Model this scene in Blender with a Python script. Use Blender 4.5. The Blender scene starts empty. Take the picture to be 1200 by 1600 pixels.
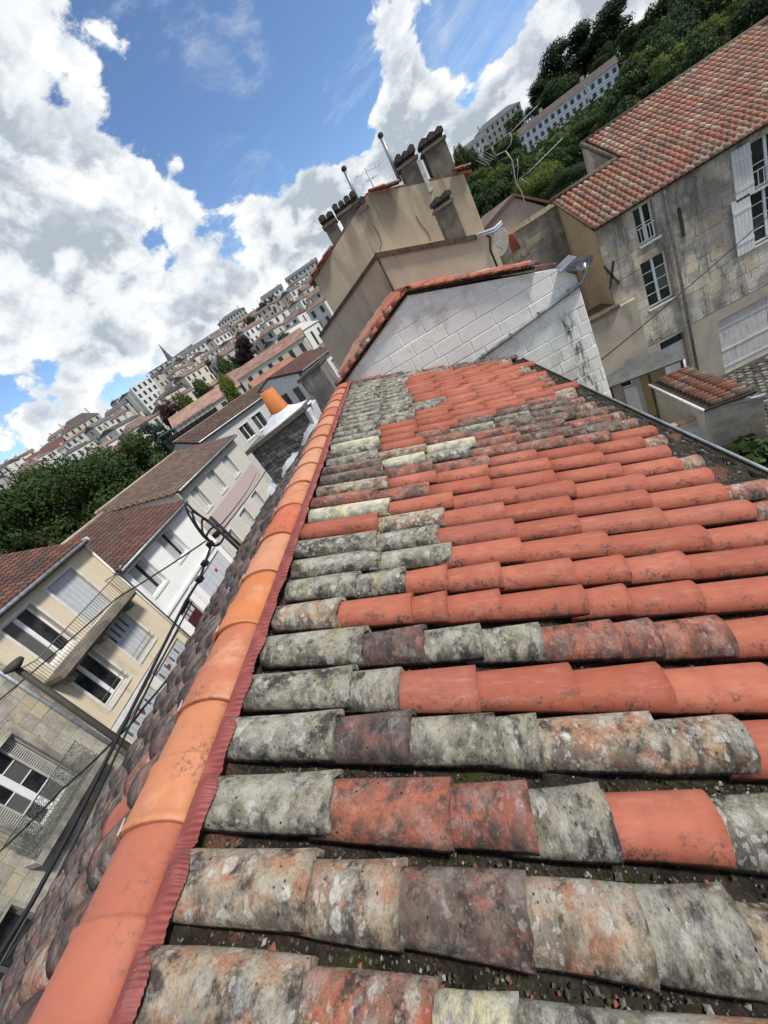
import bpy, math, random
import numpy as np
from mathutils import Vector, Matrix
random.seed(7); rng = np.random.default_rng(7)
scene = bpy.context.scene
COL = scene.collection
# ------------------------------------------------------------------ camera
F_PX, PITCH, ROLL, YAW = 623.236, math.radians(24.831), math.radians(33.4285), math.radians(15.045)
def cam_axes():
    fw = np.array([-math.sin(YAW)*math.cos(PITCH), math.cos(YAW)*math.cos(PITCH), -math.sin(PITCH)])
    r = np.array([math.cos(YAW), math.sin(YAW), 0.0]); u = np.cross(r, fw)
    c, s = math.cos(ROLL), math.sin(ROLL)
    return np.array([c*r-s*u, s*r+c*u, fw])
RC = cam_axes()
cam_data = bpy.data.cameras.new('camera'); cam = bpy.data.objects.new('camera', cam_data); COL.objects.link(cam)
cam_data.sensor_fit = 'VERTICAL'; cam_data.sensor_height = 36.0; cam_data.lens = 36.0*F_PX/1600.0
cam_data.clip_start = 0.05; cam_data.clip_end = 6000
m4 = Matrix.Identity(4)
for i in range(3):
    m4[i][0] = RC[0][i]; m4[i][1] = RC[1][i]; m4[i][2] = -RC[2][i]
cam.matrix_world = m4
scene.camera = cam
def ray(px, py):
    d = RC.T @ np.array([(px-600.0)/F_PX, -(py-800.0)/F_PX, 1.0]); return d/np.linalg.norm(d)
def atx(q, x): r = ray(*q); return r*(x/r[0])
def aty(q, y): r = ray(*q); return r*(y/r[1])
def atz(q, z): r = ray(*q); return r*(z/r[2])
# ------------------------------------------------------------------ world, sun, exposure
SUN_EL, SUN_AZ = math.radians(54), math.radians(106)      # azimuth measured from +Y towards +X
sdir = Vector((math.cos(SUN_EL)*math.sin(SUN_AZ), math.cos(SUN_EL)*math.cos(SUN_AZ), math.sin(SUN_EL)))
world = bpy.data.worlds.new('World'); scene.world = world; world.use_nodes = True
wn = world.node_tree; wn.nodes.clear(); WL = wn.links.new
def wnode(t, **kw):
    n = wn.nodes.new(t)
    for k, v in kw.items(): setattr(n, k, v)
    return n
def wmath(op, a, b=None, c=None, clamp=False):
    n = wnode('ShaderNodeMath', operation=op, use_clamp=clamp)
    for i, v in enumerate((a, b, c)):
        if v is None: continue
        if isinstance(v, (int, float)): n.inputs[i].default_value = v
        else: WL(v, n.inputs[i])
    return n.outputs[0]
wtc = wnode('ShaderNodeTexCoord'); wdir = wtc.outputs['Generated']
sky = wnode('ShaderNodeTexSky', sky_type='NISHITA', sun_disc=False)
sky.sun_elevation = SUN_EL; sky.sun_rotation = SUN_AZ; sky.altitude = 1200; sky.air_density = 1.0; sky.dust_density = 0.0; sky.ozone_density = 5.0
bg_sky = wnode('ShaderNodeBackground'); WL(sky.outputs[0], bg_sky.inputs['Color']); bg_sky.inputs['Strength'].default_value = 0.12
def wnoise(vec, scale, detail, rough, dist=0.0):
    n = wnode('ShaderNodeTexNoise'); WL(vec, n.inputs['Vector'])
    n.inputs['Scale'].default_value = scale; n.inputs['Detail'].default_value = detail
    n.inputs['Roughness'].default_value = rough; n.inputs['Distortion'].default_value = dist
    return n.outputs['Fac']
def wmap(vec, loc, sc):
    n = wnode('ShaderNodeMapping'); WL(vec, n.inputs['Vector']); n.inputs['Location'].default_value = loc; n.inputs['Scale'].default_value = sc
    return n.outputs['Vector']
def wramp(v, a, b, lo=0.0, hi=1.0, smooth=True):
    n = wnode('ShaderNodeMapRange', interpolation_type='SMOOTHSTEP' if smooth else 'LINEAR', clamp=True)
    WL(v, n.inputs['Value'])
    n.inputs['From Min'].default_value = a; n.inputs['From Max'].default_value = b
    n.inputs['To Min'].default_value = lo; n.inputs['To Max'].default_value = hi
    return n.outputs['Result']
def cloud_density(offset):
    v = wmap(wdir, (3.1+offset[0], 1.7+offset[1], 0.4+offset[2]), (1.0, 1.0, 1.35))
    warp = wnode('ShaderNodeTexNoise'); WL(v, warp.inputs['Vector']); warp.inputs['Scale'].default_value = 5.0; warp.inputs['Detail'].default_value = 2.0
    wv = wnode('ShaderNodeVectorMath', operation='MULTIPLY_ADD'); WL(warp.outputs['Color'], wv.inputs[0]); wv.inputs[1].default_value = (.10, .10, .10); WL(v, wv.inputs[2])
    v = wv.outputs[0]
    big = wnoise(v, 2.6, 1.5, 0.5)
    det = wnoise(v, 7.0, 8.0, 0.66)
    bil = wnode('ShaderNodeTexVoronoi', feature='F1'); WL(v, bil.inputs['Vector']); bil.inputs['Scale'].default_value = 15.0; bil.inputs['Detail'].default_value = 1.0; bil.inputs['Roughness'].default_value = .5
    d = wmath('ADD', wmath('MULTIPLY', big, 0.60), wmath('MULTIPLY', det, 0.80))
    d = wmath('SUBTRACT', d, wmath('MULTIPLY', bil.outputs['Distance'], 0.20))
    for (c, rad, amp) in CLOUD_PLACES:
        n = wnode('ShaderNodeVectorMath', operation='DISTANCE'); WL(wdir, n.inputs[0]); n.inputs[1].default_value = tuple(c)
        d = wmath('ADD', d, wramp(n.outputs['Value'], 0.0, rad, amp, 0.0))
    return d
# where the cloud banks and the clear gaps stand, as directions in the sky
CLOUD_PLACES = [(ray(430, 100), .34, -.25), (ray(500, 215), .20, -.26), (ray(370, 260), .13, -.20), (ray(800, 70), .20, -.30), (ray(725, 120), .10, -.18), (ray(260, 120), .20, -.16), (ray(310, 230), .14, -.12), (ray(130, 200), .10, -.08),
                (ray(40, 60), .32, .20), (ray(30, 330), .50, .14), (ray(230, 520), .45, .12), (ray(440, 330), .20, .26), (ray(500, 270), .12, .20), (ray(560, 330), .25, .22), (ray(655, 165), .10, .24), (ray(608, 50), .12, .16), (ray(590, 120), .06, -.14), (ray(690, 60), .06, -.15),
                (ray(690, 220), .20, .26), (ray(840, 90), .13, .34), (ray(920, 10), .14, .36), (ray(765, 160), .10, .26), (ray(345, 197), .10, .10), (ray(0, 612), .06, -.22), (ray(190, 600), .07, -.20), (ray(240, 380), .09, -.12), (ray(390, 385), .07, -.12)]
dens = cloud_density((0, 0, 0))
dens2 = cloud_density((-0.030, 0.0, -0.045))
mask = wramp(dens, 0.505, 0.585)
wisp = wmath('MULTIPLY', wramp(wnoise(wmap(wdir, (5, 8, 2), (.8, .8, 1.9)), 5.0, 7.0, 0.66, 0.6), 0.50, 0.80), 0.55)
mask = wmath('MAXIMUM', mask, wisp)
thick = wramp(dens, 0.54, 0.76)
lit = wramp(wmath('SUBTRACT', dens, dens2), -0.13, 0.13)
fine = wnoise(wmap(wdir, (9, 2, 5), (1, 1, 1.6)), 4.5, 5.0, 0.6)
shade = wmath('ADD', wmath('MULTIPLY', lit, 0.85), wmath('MULTIPLY', wmath('SUBTRACT', 1.0, thick), 0.52))
shade = wmath('ADD', shade, wmath('MULTIPLY', wmath('SUBTRACT', fine, 0.58), 1.05), clamp=True)
cr = wnode('ShaderNodeValToRGB'); WL(shade, cr.inputs['Fac'])
cr.color_ramp.elements[0].position = 0.0; cr.color_ramp.elements[0].color = (0.45, 0.51, 0.58, 1)
cr.color_ramp.elements[1].position = 0.88; cr.color_ramp.elements[1].color = (0.98, 0.99, 1.0, 1)
e = cr.color_ramp.elements.new(0.45); e.color = (0.75, 0.80, 0.84, 1)
bg_cl = wnode('ShaderNodeBackground'); WL(cr.outputs['Color'], bg_cl.inputs['Color']); bg_cl.inputs['Strength'].default_value = 0.74
wmix = wnode('ShaderNodeMixShader'); WL(mask, wmix.inputs[0]); WL(bg_sky.outputs[0], wmix.inputs[1]); WL(bg_cl.outputs[0], wmix.inputs[2])
wout = wnode('ShaderNodeOutputWorld'); WL(wmix.outputs[0], wout.inputs['Surface'])
sun_data = bpy.data.lights.new('sun', 'SUN'); sun_data.energy = 3.2; sun_data.angle = math.radians(7); sun_data.color = (1.0, 0.95, 0.87)
sun = bpy.data.objects.new('sun', sun_data); COL.objects.link(sun); sun.location = (40, 20, 80)
sun.rotation_euler = sdir.to_track_quat('Z', 'Y').to_euler()
vs = scene.view_settings; vs.view_transform = 'Standard'; vs.look = 'None'; vs.gamma = 1.0; vs.use_curve_mapping = False; vs.exposure = 0.5
scene.cycles.use_adaptive_sampling = True; scene.cycles.adaptive_threshold = 0.02; scene.cycles.max_bounces = 6; scene.cycles.diffuse_bounces = 3; scene.cycles.use_denoising = True

# ------------------------------------------------------------------ mesh helpers
class MB:
    def __init__(s): s.v = []; s.f = []; s.t = []
    def quad(s, a, b, c, d):
        n = len(s.v); s.v += [tuple(a), tuple(b), tuple(c), tuple(d)]; s.f.append((n, n+1, n+2, n+3)); return s
    def poly(s, pts):
        n = len(s.v); s.v += [tuple(p) for p in pts]; s.f.append(tuple(range(n, n+len(pts)))); return s
    def box(s, x0, x1, y0, y1, z0, z1):
        return s.hexa([(x0, y0, z0), (x1, y0, z0), (x1, y1, z0), (x0, y1, z0), (x0, y0, z1), (x1, y0, z1), (x1, y1, z1), (x0, y1, z1)])
    def hexa(s, p):
        n = len(s.v); s.v += [tuple(q) for q in p]
        s.f += [tuple(n+i for i in f) for f in ((0, 3, 2, 1), (4, 5, 6, 7), (0, 1, 5, 4), (1, 2, 6, 5), (2, 3, 7, 6), (3, 0, 4, 7))]; return s
    def prism(s, pts, vec):
        pts = [np.array(p, float) for p in pts]; vec = np.array(vec, float); k = len(pts); n = len(s.v)
        s.v += [tuple(p) for p in pts]+[tuple(p+vec) for p in pts]
        s.f.append(tuple(range(n, n+k))); s.f.append(tuple(range(n+2*k-1, n+k-1, -1)))
        s.f += [(n+i, n+k+i, n+k+(i+1) % k, n+(i+1) % k) for i in range(k)]; return s
    def tube(s, pts, r, k=8, cap=True):
        pts = [np.array(p, float) for p in pts]; rs = r if isinstance(r, (list, tuple)) else [r]*len(pts)
        n0 = len(s.v); prev = None
        for i, p in enumerate(pts):
            t = pts[min(i+1, len(pts)-1)]-pts[max(i-1, 0)]; t = t/(np.linalg.norm(t)+1e-9)
            if prev is None:
                a = np.array([0, 0, 1.0]) if abs(t[2]) < .9 else np.array([1.0, 0, 0]); prev = np.cross(t, a)
            b = prev-t*(prev@t); b = b/(np.linalg.norm(b)+1e-9); prev = b; c = np.cross(t, b)
            for j in range(k):
                an = 2*math.pi*j/k; s.v.append(tuple(p+rs[i]*(b*math.cos(an)+c*math.sin(an))))
        for i in range(len(pts)-1):
            for j in range(k):
                s.f.append((n0+i*k+j, n0+i*k+(j+1) % k, n0+(i+1)*k+(j+1) % k, n0+(i+1)*k+j))
        if cap:
            s.f.append(tuple(n0+j for j in range(k-1, -1, -1))); s.f.append(tuple(n0+(len(pts)-1)*k+j for j in range(k)))
        return s
    def lathe(s, c, prof, k=16, axis=(0, 0, 1)):
        c = np.array(c, float); ax = np.array(axis, float); ax /= np.linalg.norm(ax)
        a = np.array([1.0, 0, 0]) if abs(ax[0]) < .9 else np.array([0, 1.0, 0]); b = np.cross(ax, a); b /= np.linalg.norm(b); d = np.cross(ax, b)
        n0 = len(s.v)
        for (r, h) in prof:
            for j in range(k):
                an = 2*math.pi*j/k; s.v.append(tuple(c+ax*h+r*(b*math.cos(an)+d*math.sin(an))))
        for i in range(len(prof)-1):
            for j in range(k): s.f.append((n0+i*k+j, n0+i*k+(j+1) % k, n0+(i+1)*k+(j+1) % k, n0+(i+1)*k+j))
        return s
    def mesh(s, name, mat=None, smooth=False):
        me = bpy.data.meshes.new(name); me.from_pydata(s.v, [], s.f); me.update()
        if mat: me.materials.append(mat)
        if smooth: me.polygons.foreach_set('use_smooth', [True]*len(me.polygons))
        return me
    def build(s, name, mat, parent=None, smooth=False, kind=None):
        return obj(name, s.mesh(name, mat, smooth), parent, kind)
def obj(name, me, parent=None, kind=None):
    o = bpy.data.objects.new(name, me); COL.objects.link(o)
    if parent is not None: setpar(o, parent)
    if kind: o['kind'] = kind
    return o
WM = {}
def setpar(o, p):
    o.parent = p; o.matrix_parent_inverse = WM[p.name].inverted() if p.name in WM else Matrix.Identity(4)
def root(name, label, cat, loc=(0, 0, 0), group=None):
    o = bpy.data.objects.new(name, None); COL.objects.link(o); o.location = tuple(float(a) for a in loc); o.empty_display_size = .2
    WM[o.name] = Matrix.Translation(o.location)
    return tag(o, label, cat, group)
def tag(o, label, cat, group=None):
    o['label'] = label; o['category'] = cat
    if group: o['group'] = group
    return o
def npmesh(name, V, Fq, mat=None, smooth=False, tint=None):
    me = bpy.data.meshes.new(name); V = np.asarray(V, np.float32); Fq = np.asarray(Fq, np.int32); k = Fq.shape[1]
    me.vertices.add(len(V)); me.vertices.foreach_set('co', V.ravel())
    me.loops.add(Fq.size); me.loops.foreach_set('vertex_index', Fq.ravel())
    me.polygons.add(len(Fq)); me.polygons.foreach_set('loop_start', np.arange(0, Fq.size, k, dtype=np.int32))
    if smooth: me.polygons.foreach_set('use_smooth', np.ones(len(Fq), bool))
    if tint is not None:
        at = me.attributes.new('tint', 'FLOAT', 'FACE'); at.data.foreach_set('value', np.asarray(tint, np.float32))
    if mat: me.materials.append(mat)
    me.update(calc_edges=True); me.validate()
    return me
def grid_faces(nu, nv):
    i = np.arange(nu-1)[:, None]*nv+np.arange(nv-1)[None, :]; i = i.ravel()
    return np.stack([i, i+nv, i+nv+1, i+1], 1)
def vnoise(x, y, seed=0):
    xi = np.floor(x).astype(np.int64); yi = np.floor(y).astype(np.int64); fx = x-xi; fy = y-yi
    def h(a, b):
        n = (a*374761393+b*668265263+seed*69069) & 0x7fffffff; n = ((n ^ (n >> 13))*1274126177) & 0x7fffffff
        return ((n ^ (n >> 16)) & 0xffff)/65535.0
    sx = fx*fx*(3-2*fx); sy = fy*fy*(3-2*fy)
    return (h(xi, yi)*(1-sx)+h(xi+1, yi)*sx)*(1-sy)+(h(xi, yi+1)*(1-sx)+h(xi+1, yi+1)*sx)*sy
# ------------------------------------------------------------------ materials
class NT:
    def __init__(s, name):
        s.m = bpy.data.materials.new(name); s.m.use_nodes = True; s.t = s.m.node_tree; s.b = s.t.nodes['Principled BSDF']
        s.b.inputs['Specular IOR Level'].default_value = 0.25
        s.tc = s.t.nodes.new('ShaderNodeTexCoord'); s.oi = s.t.nodes.new('ShaderNodeObjectInfo')
    def n(s, t, **kw):
        x = s.t.nodes.new(t)
        for k, v in kw.items(): setattr(x, k, v)
        return x
    def L(s, a, b): s.t.links.new(a, b)
    def put(s, v, inp):
        if isinstance(v, (int, float)): inp.default_value = v
        elif isinstance(v, tuple): inp.default_value = v if len(v) == 4 or inp.type == 'VECTOR' else v+(1,)
        else: s.L(v, inp)
    def math(s, op, a, b=None, clamp=False):
        x = s.n('ShaderNodeMath', operation=op, use_clamp=clamp); s.put(a, x.inputs[0])
        if b is not None: s.put(b, x.inputs[1])
        return x.outputs[0]
    def vec(s, scale=(1, 1, 1), rnd=True, src='Object'):
        mp = s.n('ShaderNodeMapping'); s.L(s.tc.outputs[src], mp.inputs['Vector']); mp.inputs['Scale'].default_value = scale
        if rnd:
            c = s.n('ShaderNodeCombineXYZ')
            for i, k in enumerate((37.0, 91.0, 53.0)): s.L(s.math('MULTIPLY', s.oi.outputs['Random'], k), c.inputs[i])
            s.L(c.outputs[0], mp.inputs['Location'])
        return mp.outputs['Vector']
    def noise(s, vec, scale, detail=4, rough=.55, dist=0.0, col=False):
        x = s.n('ShaderNodeTexNoise'); s.L(vec, x.inputs['Vector']); x.inputs['Scale'].default_value = scale
        x.inputs['Detail'].default_value = detail; x.inputs['Roughness'].default_value = rough; x.inputs['Distortion'].default_value = dist
        return x.outputs['Color' if col else 'Fac']
    def vor(s, vec, scale, feature='F1', out='Distance', rand=1.0):
        x = s.n('ShaderNodeTexVoronoi', feature=feature); s.L(vec, x.inputs['Vector']); x.inputs['Scale'].default_value = scale
        x.inputs['Randomness'].default_value = rand
        return x.outputs[out]
    def ramp(s, v, a, b, lo=0.0, hi=1.0):
        x = s.n('ShaderNodeMapRange', interpolation_type='SMOOTHSTEP', clamp=True); s.put(v, x.inputs['Value'])
        for k, q in (('From Min', a), ('From Max', b), ('To Min', lo), ('To Max', hi)): x.inputs[k].default_value = q
        return x.outputs['Result']
    def mix(s, f, a, b, mode='MIX'):
        x = s.n('ShaderNodeMix', data_type='RGBA', blend_type=mode); s.put(f, x.inputs[0]); s.put(a, x.inputs[6]); s.put(b, x.inputs[7])
        return x.outputs[2]
    def bump(s, h, strength=.4, dist=.01):
        x = s.n('ShaderNodeBump'); s.L(h, x.inputs['Height']); x.inputs['Strength'].default_value = strength; x.inputs['Distance'].default_value = dist
        s.L(x.outputs[0], s.b.inputs['Normal'])
    def done(s, col, rough=.85):
        s.put(col, s.b.inputs['Base Color']); s.put(rough, s.b.inputs['Roughness']); return s.m
    def tint(s):
        a = s.n('ShaderNodeAttribute'); a.attribute_name = 'tint'; return a.outputs['Fac']
MT = {}
def simple(name, col, rough=.7, metal=0.0, var=.12, scale=8.0, dirt=None, dirt_amt=.4, bump=0.0, dscale=1.6):
    if name in MT: return MT[name]
    n = NT(name); v = n.vec()
    f = n.ramp(n.noise(v, scale, 5), .3, .7)
    c = n.mix(f, tuple(a*(1-var) for a in col), tuple(min(1, a*(1+var)) for a in col))
    if dirt is not None:
        d = n.ramp(n.noise(n.vec((1, 1, .35)), dscale, 7, .65), .52, .72, 0, dirt_amt); c = n.mix(d, c, dirt)
    if bump: n.bump(n.noise(v, scale*6, 5), bump, .01)
    n.b.inputs['Metallic'].default_value = metal
    MT[name] = n.done(c, rough); return MT[name]
def stone_mat(name, a, b, dark, amt=.55, rnd_amt=.3, scale=2.2, bump=.5):
    if name in MT: return MT[name]
    n = NT(name); v = n.vec(rnd=False); vr = n.vec(); R_ = n.oi.outputs['Random']
    c = n.mix(n.ramp(n.noise(vr, scale*3, 6, .65), .3, .7), a, b)
    hue = n.math('FRACT', n.math('MULTIPLY', R_, 7.31)); c = n.mix(n.ramp(hue, .55, .95, 0, .65), c, (a[0]*1.12, a[1]*.98, a[2]*.70))
    c = n.mix(n.math('MULTIPLY', n.ramp(R_, .25, 1.0), rnd_amt*1.8), c, dark)
    big = n.ramp(n.noise(v, .55, 5, .6), .45, .62, 0, .75*amt+.15); c = n.mix(big, c, dark)
    streak = n.ramp(n.noise(n.vec((1, 1, .22), False), 1.3, 7, .72), .48, .64, 0, amt*1.3); c = n.mix(streak, c, dark)
    wash = n.ramp(n.noise(n.vec((1, 1, .5), False), .8, 5, .6), .56, .70, 0, .5); c = n.mix(wash, c, tuple(min(1, x*1.35) for x in a))
    sp = n.ramp(n.noise(v, 14, 6, .75), .54, .68, 0, .7); c = n.mix(sp, c, tuple(x*.5 for x in dark))
    n.bump(n.noise(vr, 22, 7, .75), bump*1.3, .03)
    MT[name] = n.done(c, .95); return MT[name]
# ------------------------------------------------------------------ tile materials
def lichen(n, c, v, amount, pale=(.53, .53, .485)):
    """round crusts of pale lichen: two sizes of voronoi cells, broken up by noise"""
    w = n.n('ShaderNodeVectorMath', operation='ADD'); n.L(v, w.inputs[0])
    sc = n.n('ShaderNodeVectorMath', operation='SCALE'); n.L(n.noise(v, 26, 3, .6, col=True), sc.inputs[0]); sc.inputs['Scale'].default_value = .045; n.L(sc.outputs[0], w.inputs[1])
    wv = w.outputs[0]
    patch = n.ramp(n.noise(v, 8, 4, .6), .40, .56)
    for scale, lo, hi, k in ((13, .26, .36, .75), (27, .26, .36, .75), (62, .24, .36, .45)):
        d = n.vor(wv, scale); cell = n.vor(wv, scale, out='Color')
        sel = n.ramp(cell, .44, .48)
        spot = n.math('MULTIPLY', n.math('SUBTRACT', 1.0, n.ramp(d, lo, hi)), sel)
        ring = n.ramp(d, 0.0, lo, .55, 1.0)
        tex = n.ramp(n.noise(v, 160, 4, .7), .35, .6, .45, 1.0)
        f = n.math('MULTIPLY', n.math('MULTIPLY', spot, tex), n.math('MULTIPLY', patch, n.math('MULTIPLY', ring, amount*k*.85)), clamp=True)
        c = n.mix(f, c, pale)
    return c
def tile_new():
    n = NT('terracotta_new'); v = n.vec()
    c = n.mix(n.oi.outputs['Random'], (.285, .078, .044), (.40, .128, .076))
    c = n.mix(n.ramp(n.math('FRACT', n.math('MULTIPLY', n.oi.outputs['Random'], 5.37)), .6, 1.0, 0, .55), c, (.27, .095, .070))
    c = n.mix(n.ramp(n.noise(v, 9, 5), .3, .7), c, n.mix(.5, c, (.25, .072, .046)))
    c = n.mix(n.ramp(n.noise(n.vec((2, 14, 8)), 3, 5, .6), .55, .75, 0, .35), c, (.46, .185, .125))
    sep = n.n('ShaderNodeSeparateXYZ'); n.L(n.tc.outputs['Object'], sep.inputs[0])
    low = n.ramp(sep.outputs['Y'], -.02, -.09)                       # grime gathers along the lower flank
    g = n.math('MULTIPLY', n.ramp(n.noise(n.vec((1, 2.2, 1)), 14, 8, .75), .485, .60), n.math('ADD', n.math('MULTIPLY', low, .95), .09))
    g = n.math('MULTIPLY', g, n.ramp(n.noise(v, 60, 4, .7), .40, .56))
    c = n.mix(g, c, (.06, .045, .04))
    sp = n.math('SUBTRACT', 1.0, n.ramp(n.vor(v, 75), .05, .14)); sel = n.ramp(n.noise(v, 9, 2), .60, .66)
    c = n.mix(n.math('MULTIPLY', n.math('MULTIPLY', sp, sel), .7), c, (.05, .04, .035))
    dust = n.ramp(n.noise(n.vec((1, 5, 3)), 7, 7, .7), .50, .72, 0, .32); c = n.mix(dust, c, (.40, .25, .19))
    pore = n.ramp(n.noise(v, 210, 3, .7), .60, .72, 0, .45); c = n.mix(pore, c, (.13, .045, .03))
    n.bump(n.math('ADD', n.noise(v, 90, 5, .6), n.noise(v, 260, 3, .7)), .25, .004)
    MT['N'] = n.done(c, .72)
def tile_old(key, a, b, dark, moss, lich, red=None, mossamt=.6):
    n = NT('weathered_'+key); v = n.vec()
    c = n.mix(n.ramp(n.noise(v, 8, 7, .7), .34, .66), a, b)
    if red: c = n.mix(n.ramp(n.noise(n.vec((1.5, 3, 2)), 5, 6, .6), .48, .58), c, red)
    c = n.mix(n.ramp(n.noise(v, 11, 7, .72), .47, .63, 0, .95), c, dark)
    c = n.mix(n.ramp(n.noise(v, 4.5, 5, .6), .54, .70, 0, mossamt), c, moss)
    c = n.mix(n.ramp(n.noise(v, 130, 3, .7), .45, .75, 0, .5), c, tuple(x*.4 for x in dark))
    crust = n.math('MULTIPLY', n.ramp(n.noise(v, 10, 6, .62), .47, .58), n.ramp(n.noise(v, 120, 5, .75), .36, .58, .25, 1.0)); c = n.mix(n.math('MULTIPLY', crust, .62*lich), c, (.39, .385, .345))
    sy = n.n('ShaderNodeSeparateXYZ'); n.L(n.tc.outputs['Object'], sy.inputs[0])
    flank_dark = n.math('MULTIPLY', n.ramp(sy.outputs['Y'], .02, -.085), n.ramp(n.noise(v, 13, 7, .7), .40, .60)); c = n.mix(n.math('MULTIPLY', flank_dark, .8), c, dark)  # darker towards one flank of the tile, broken up by noise
    c = lichen(n, c, v, lich)
    sp = n.math('SUBTRACT', 1.0, n.ramp(n.vor(v, 34), .08, .2)); c = n.mix(n.math('MULTIPLY', sp, n.ramp(n.noise(v, 9, 2), .54, .60)), c, (.012, .011, .01))
    h = n.math('ADD', n.noise(v, 60, 8, .72), n.math('MULTIPLY', n.noise(v, 14, 4, .6), 1.2)); n.bump(h, .75, .012)
    MT[key] = n.done(c, .95)
tile_new()
tile_old('G', (.34, .312, .236), (.18, .166, .135), (.036, .034, .032), (.24, .22, .095), .85)
tile_old('L', (.40, .325, .225), (.245, .197, .15), (.045, .039, .035), (.34, .28, .12), 1.0, red=(.36, .20, .125), mossamt=.35)
tile_old('R', (.32, .16, .105), (.20, .115, .085), (.042, .032, .029), (.22, .19, .10), .9, red=(.38, .12, .075))
tile_old('P', (.135, .088, .078), (.085, .060, .057), (.040, .034, .034), (.13, .11, .08), .30, red=(.19, .08, .066))
tile_old('Y', (.62, .56, .34), (.52, .49, .36), (.19, .19, .17), (.50, .46, .20), .8)
tile_old('M', (.31, .110, .072), (.24, .094, .068), (.065, .048, .045), (.36, .17, .10), .35, red=(.36, .120, .074), mossamt=.5)
tile_old('D', (.17, .122, .098), (.10, .075, .063), (.034, .028, .026), (.20, .16, .10), .45, red=(.22, .105, .08), mossamt=.35)
def ridge_mat():
    n = NT('ridge_terracotta'); v = n.vec(); c = n.oi.outputs['Color']
    c = n.mix(n.ramp(n.noise(v, 6, 5), .3, .7, 0, .35), c, n.mix(1.0, c, (.82, .72, .68), 'MULTIPLY'))
    c = n.mix(n.ramp(n.noise(v, 3.4, 5, .6), .55, .72, 0, .30), c, (.74, .46, .30))
    g = n.math('MULTIPLY', n.ramp(n.noise(v, 45, 5, .75), .48, .64), n.ramp(n.noise(v, 5.5, 3), .46, .66)); c = n.mix(n.math('MULTIPLY', g, .8), c, (.09, .065, .05))
    sp = n.math('SUBTRACT', 1.0, n.ramp(n.vor(v, 95), .04, .12)); c = n.mix(n.math('MULTIPLY', sp, n.ramp(n.noise(v, 11, 2), .56, .64, 0, .7)), c, (.10, .06, .05))
    n.bump(n.noise(v, 110, 5, .6), .12, .003)
    MT['ridge'] = n.done(c, .62)
ridge_mat()
def dirt_mat():
    n = NT('roof_dirt'); v = n.vec(rnd=False)
    c = n.mix(n.ramp(n.noise(v, 14, 7, .7), .35, .65), (.020, .017, .014), (.065, .052, .040))
    c = n.mix(n.ramp(n.noise(v, 5, 5, .6), .55, .66, 0, .8), c, (.055, .062, .018))
    c = n.mix(n.ramp(n.noise(v, 3.2, 4, .6), .58, .66, 0, .8), c, (.20, .085, .058))
    st = n.math('SUBTRACT', 1.0, n.ramp(n.vor(v, 85), .14, .30)); c = n.mix(n.math('MULTIPLY', st, n.ramp(n.noise(v, 30, 2), .50, .62)), c, (.33, .31, .28))
    n.bump(n.math('ADD', n.noise(v, 90, 6, .7), n.vor(v, 70)), 1.0, .02)
    MT['dirt'] = n.done(c, 1.0)
dirt_mat()
def flash_mat():
    n = NT('red_flashing'); v = n.vec(rnd=False)
    c = n.mix(n.ramp(n.noise(v, 12, 5), .3, .7), (.18, .046, .042), (.26, .070, .060))
    c = n.mix(n.ramp(n.noise(v, 5, 6, .7), .56, .72, 0, .5), c, (.28, .12, .10))
    MT['flash'] = n.done(c, .55)
flash_mat()
zinc = simple('zinc', (.30, .32, .33), .45, .5, .25, 6, (.16, .17, .16), .5)
white_wall = simple('white_render', (.62, .63, .62), .9, 0, .06, 5, (.36, .35, .32), .45, .4)
black_metal = simple('black_metal', (.018, .018, .02), .55)
cable_mat = simple('black_cable', (.014, .014, .016), .6)
glass_dark = None
def glass_mat():
    n = NT('window_glass'); v = n.vec()
    c = n.mix(n.ramp(n.noise(v, 2.5, 2), .35, .65), (.012, .014, .016), (.035, .038, .042))
    c = n.mix(n.ramp(n.oi.outputs['Random'], .62, .98, 0, .8), c, (.13, .13, .125))
    n.b.inputs['Specular IOR Level'].default_value = .6; n.b.inputs['Coat Weight'].default_value = 0.0
    MT['glass'] = n.done(c, .06); return MT['glass']
glass_dark = glass_mat()
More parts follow.
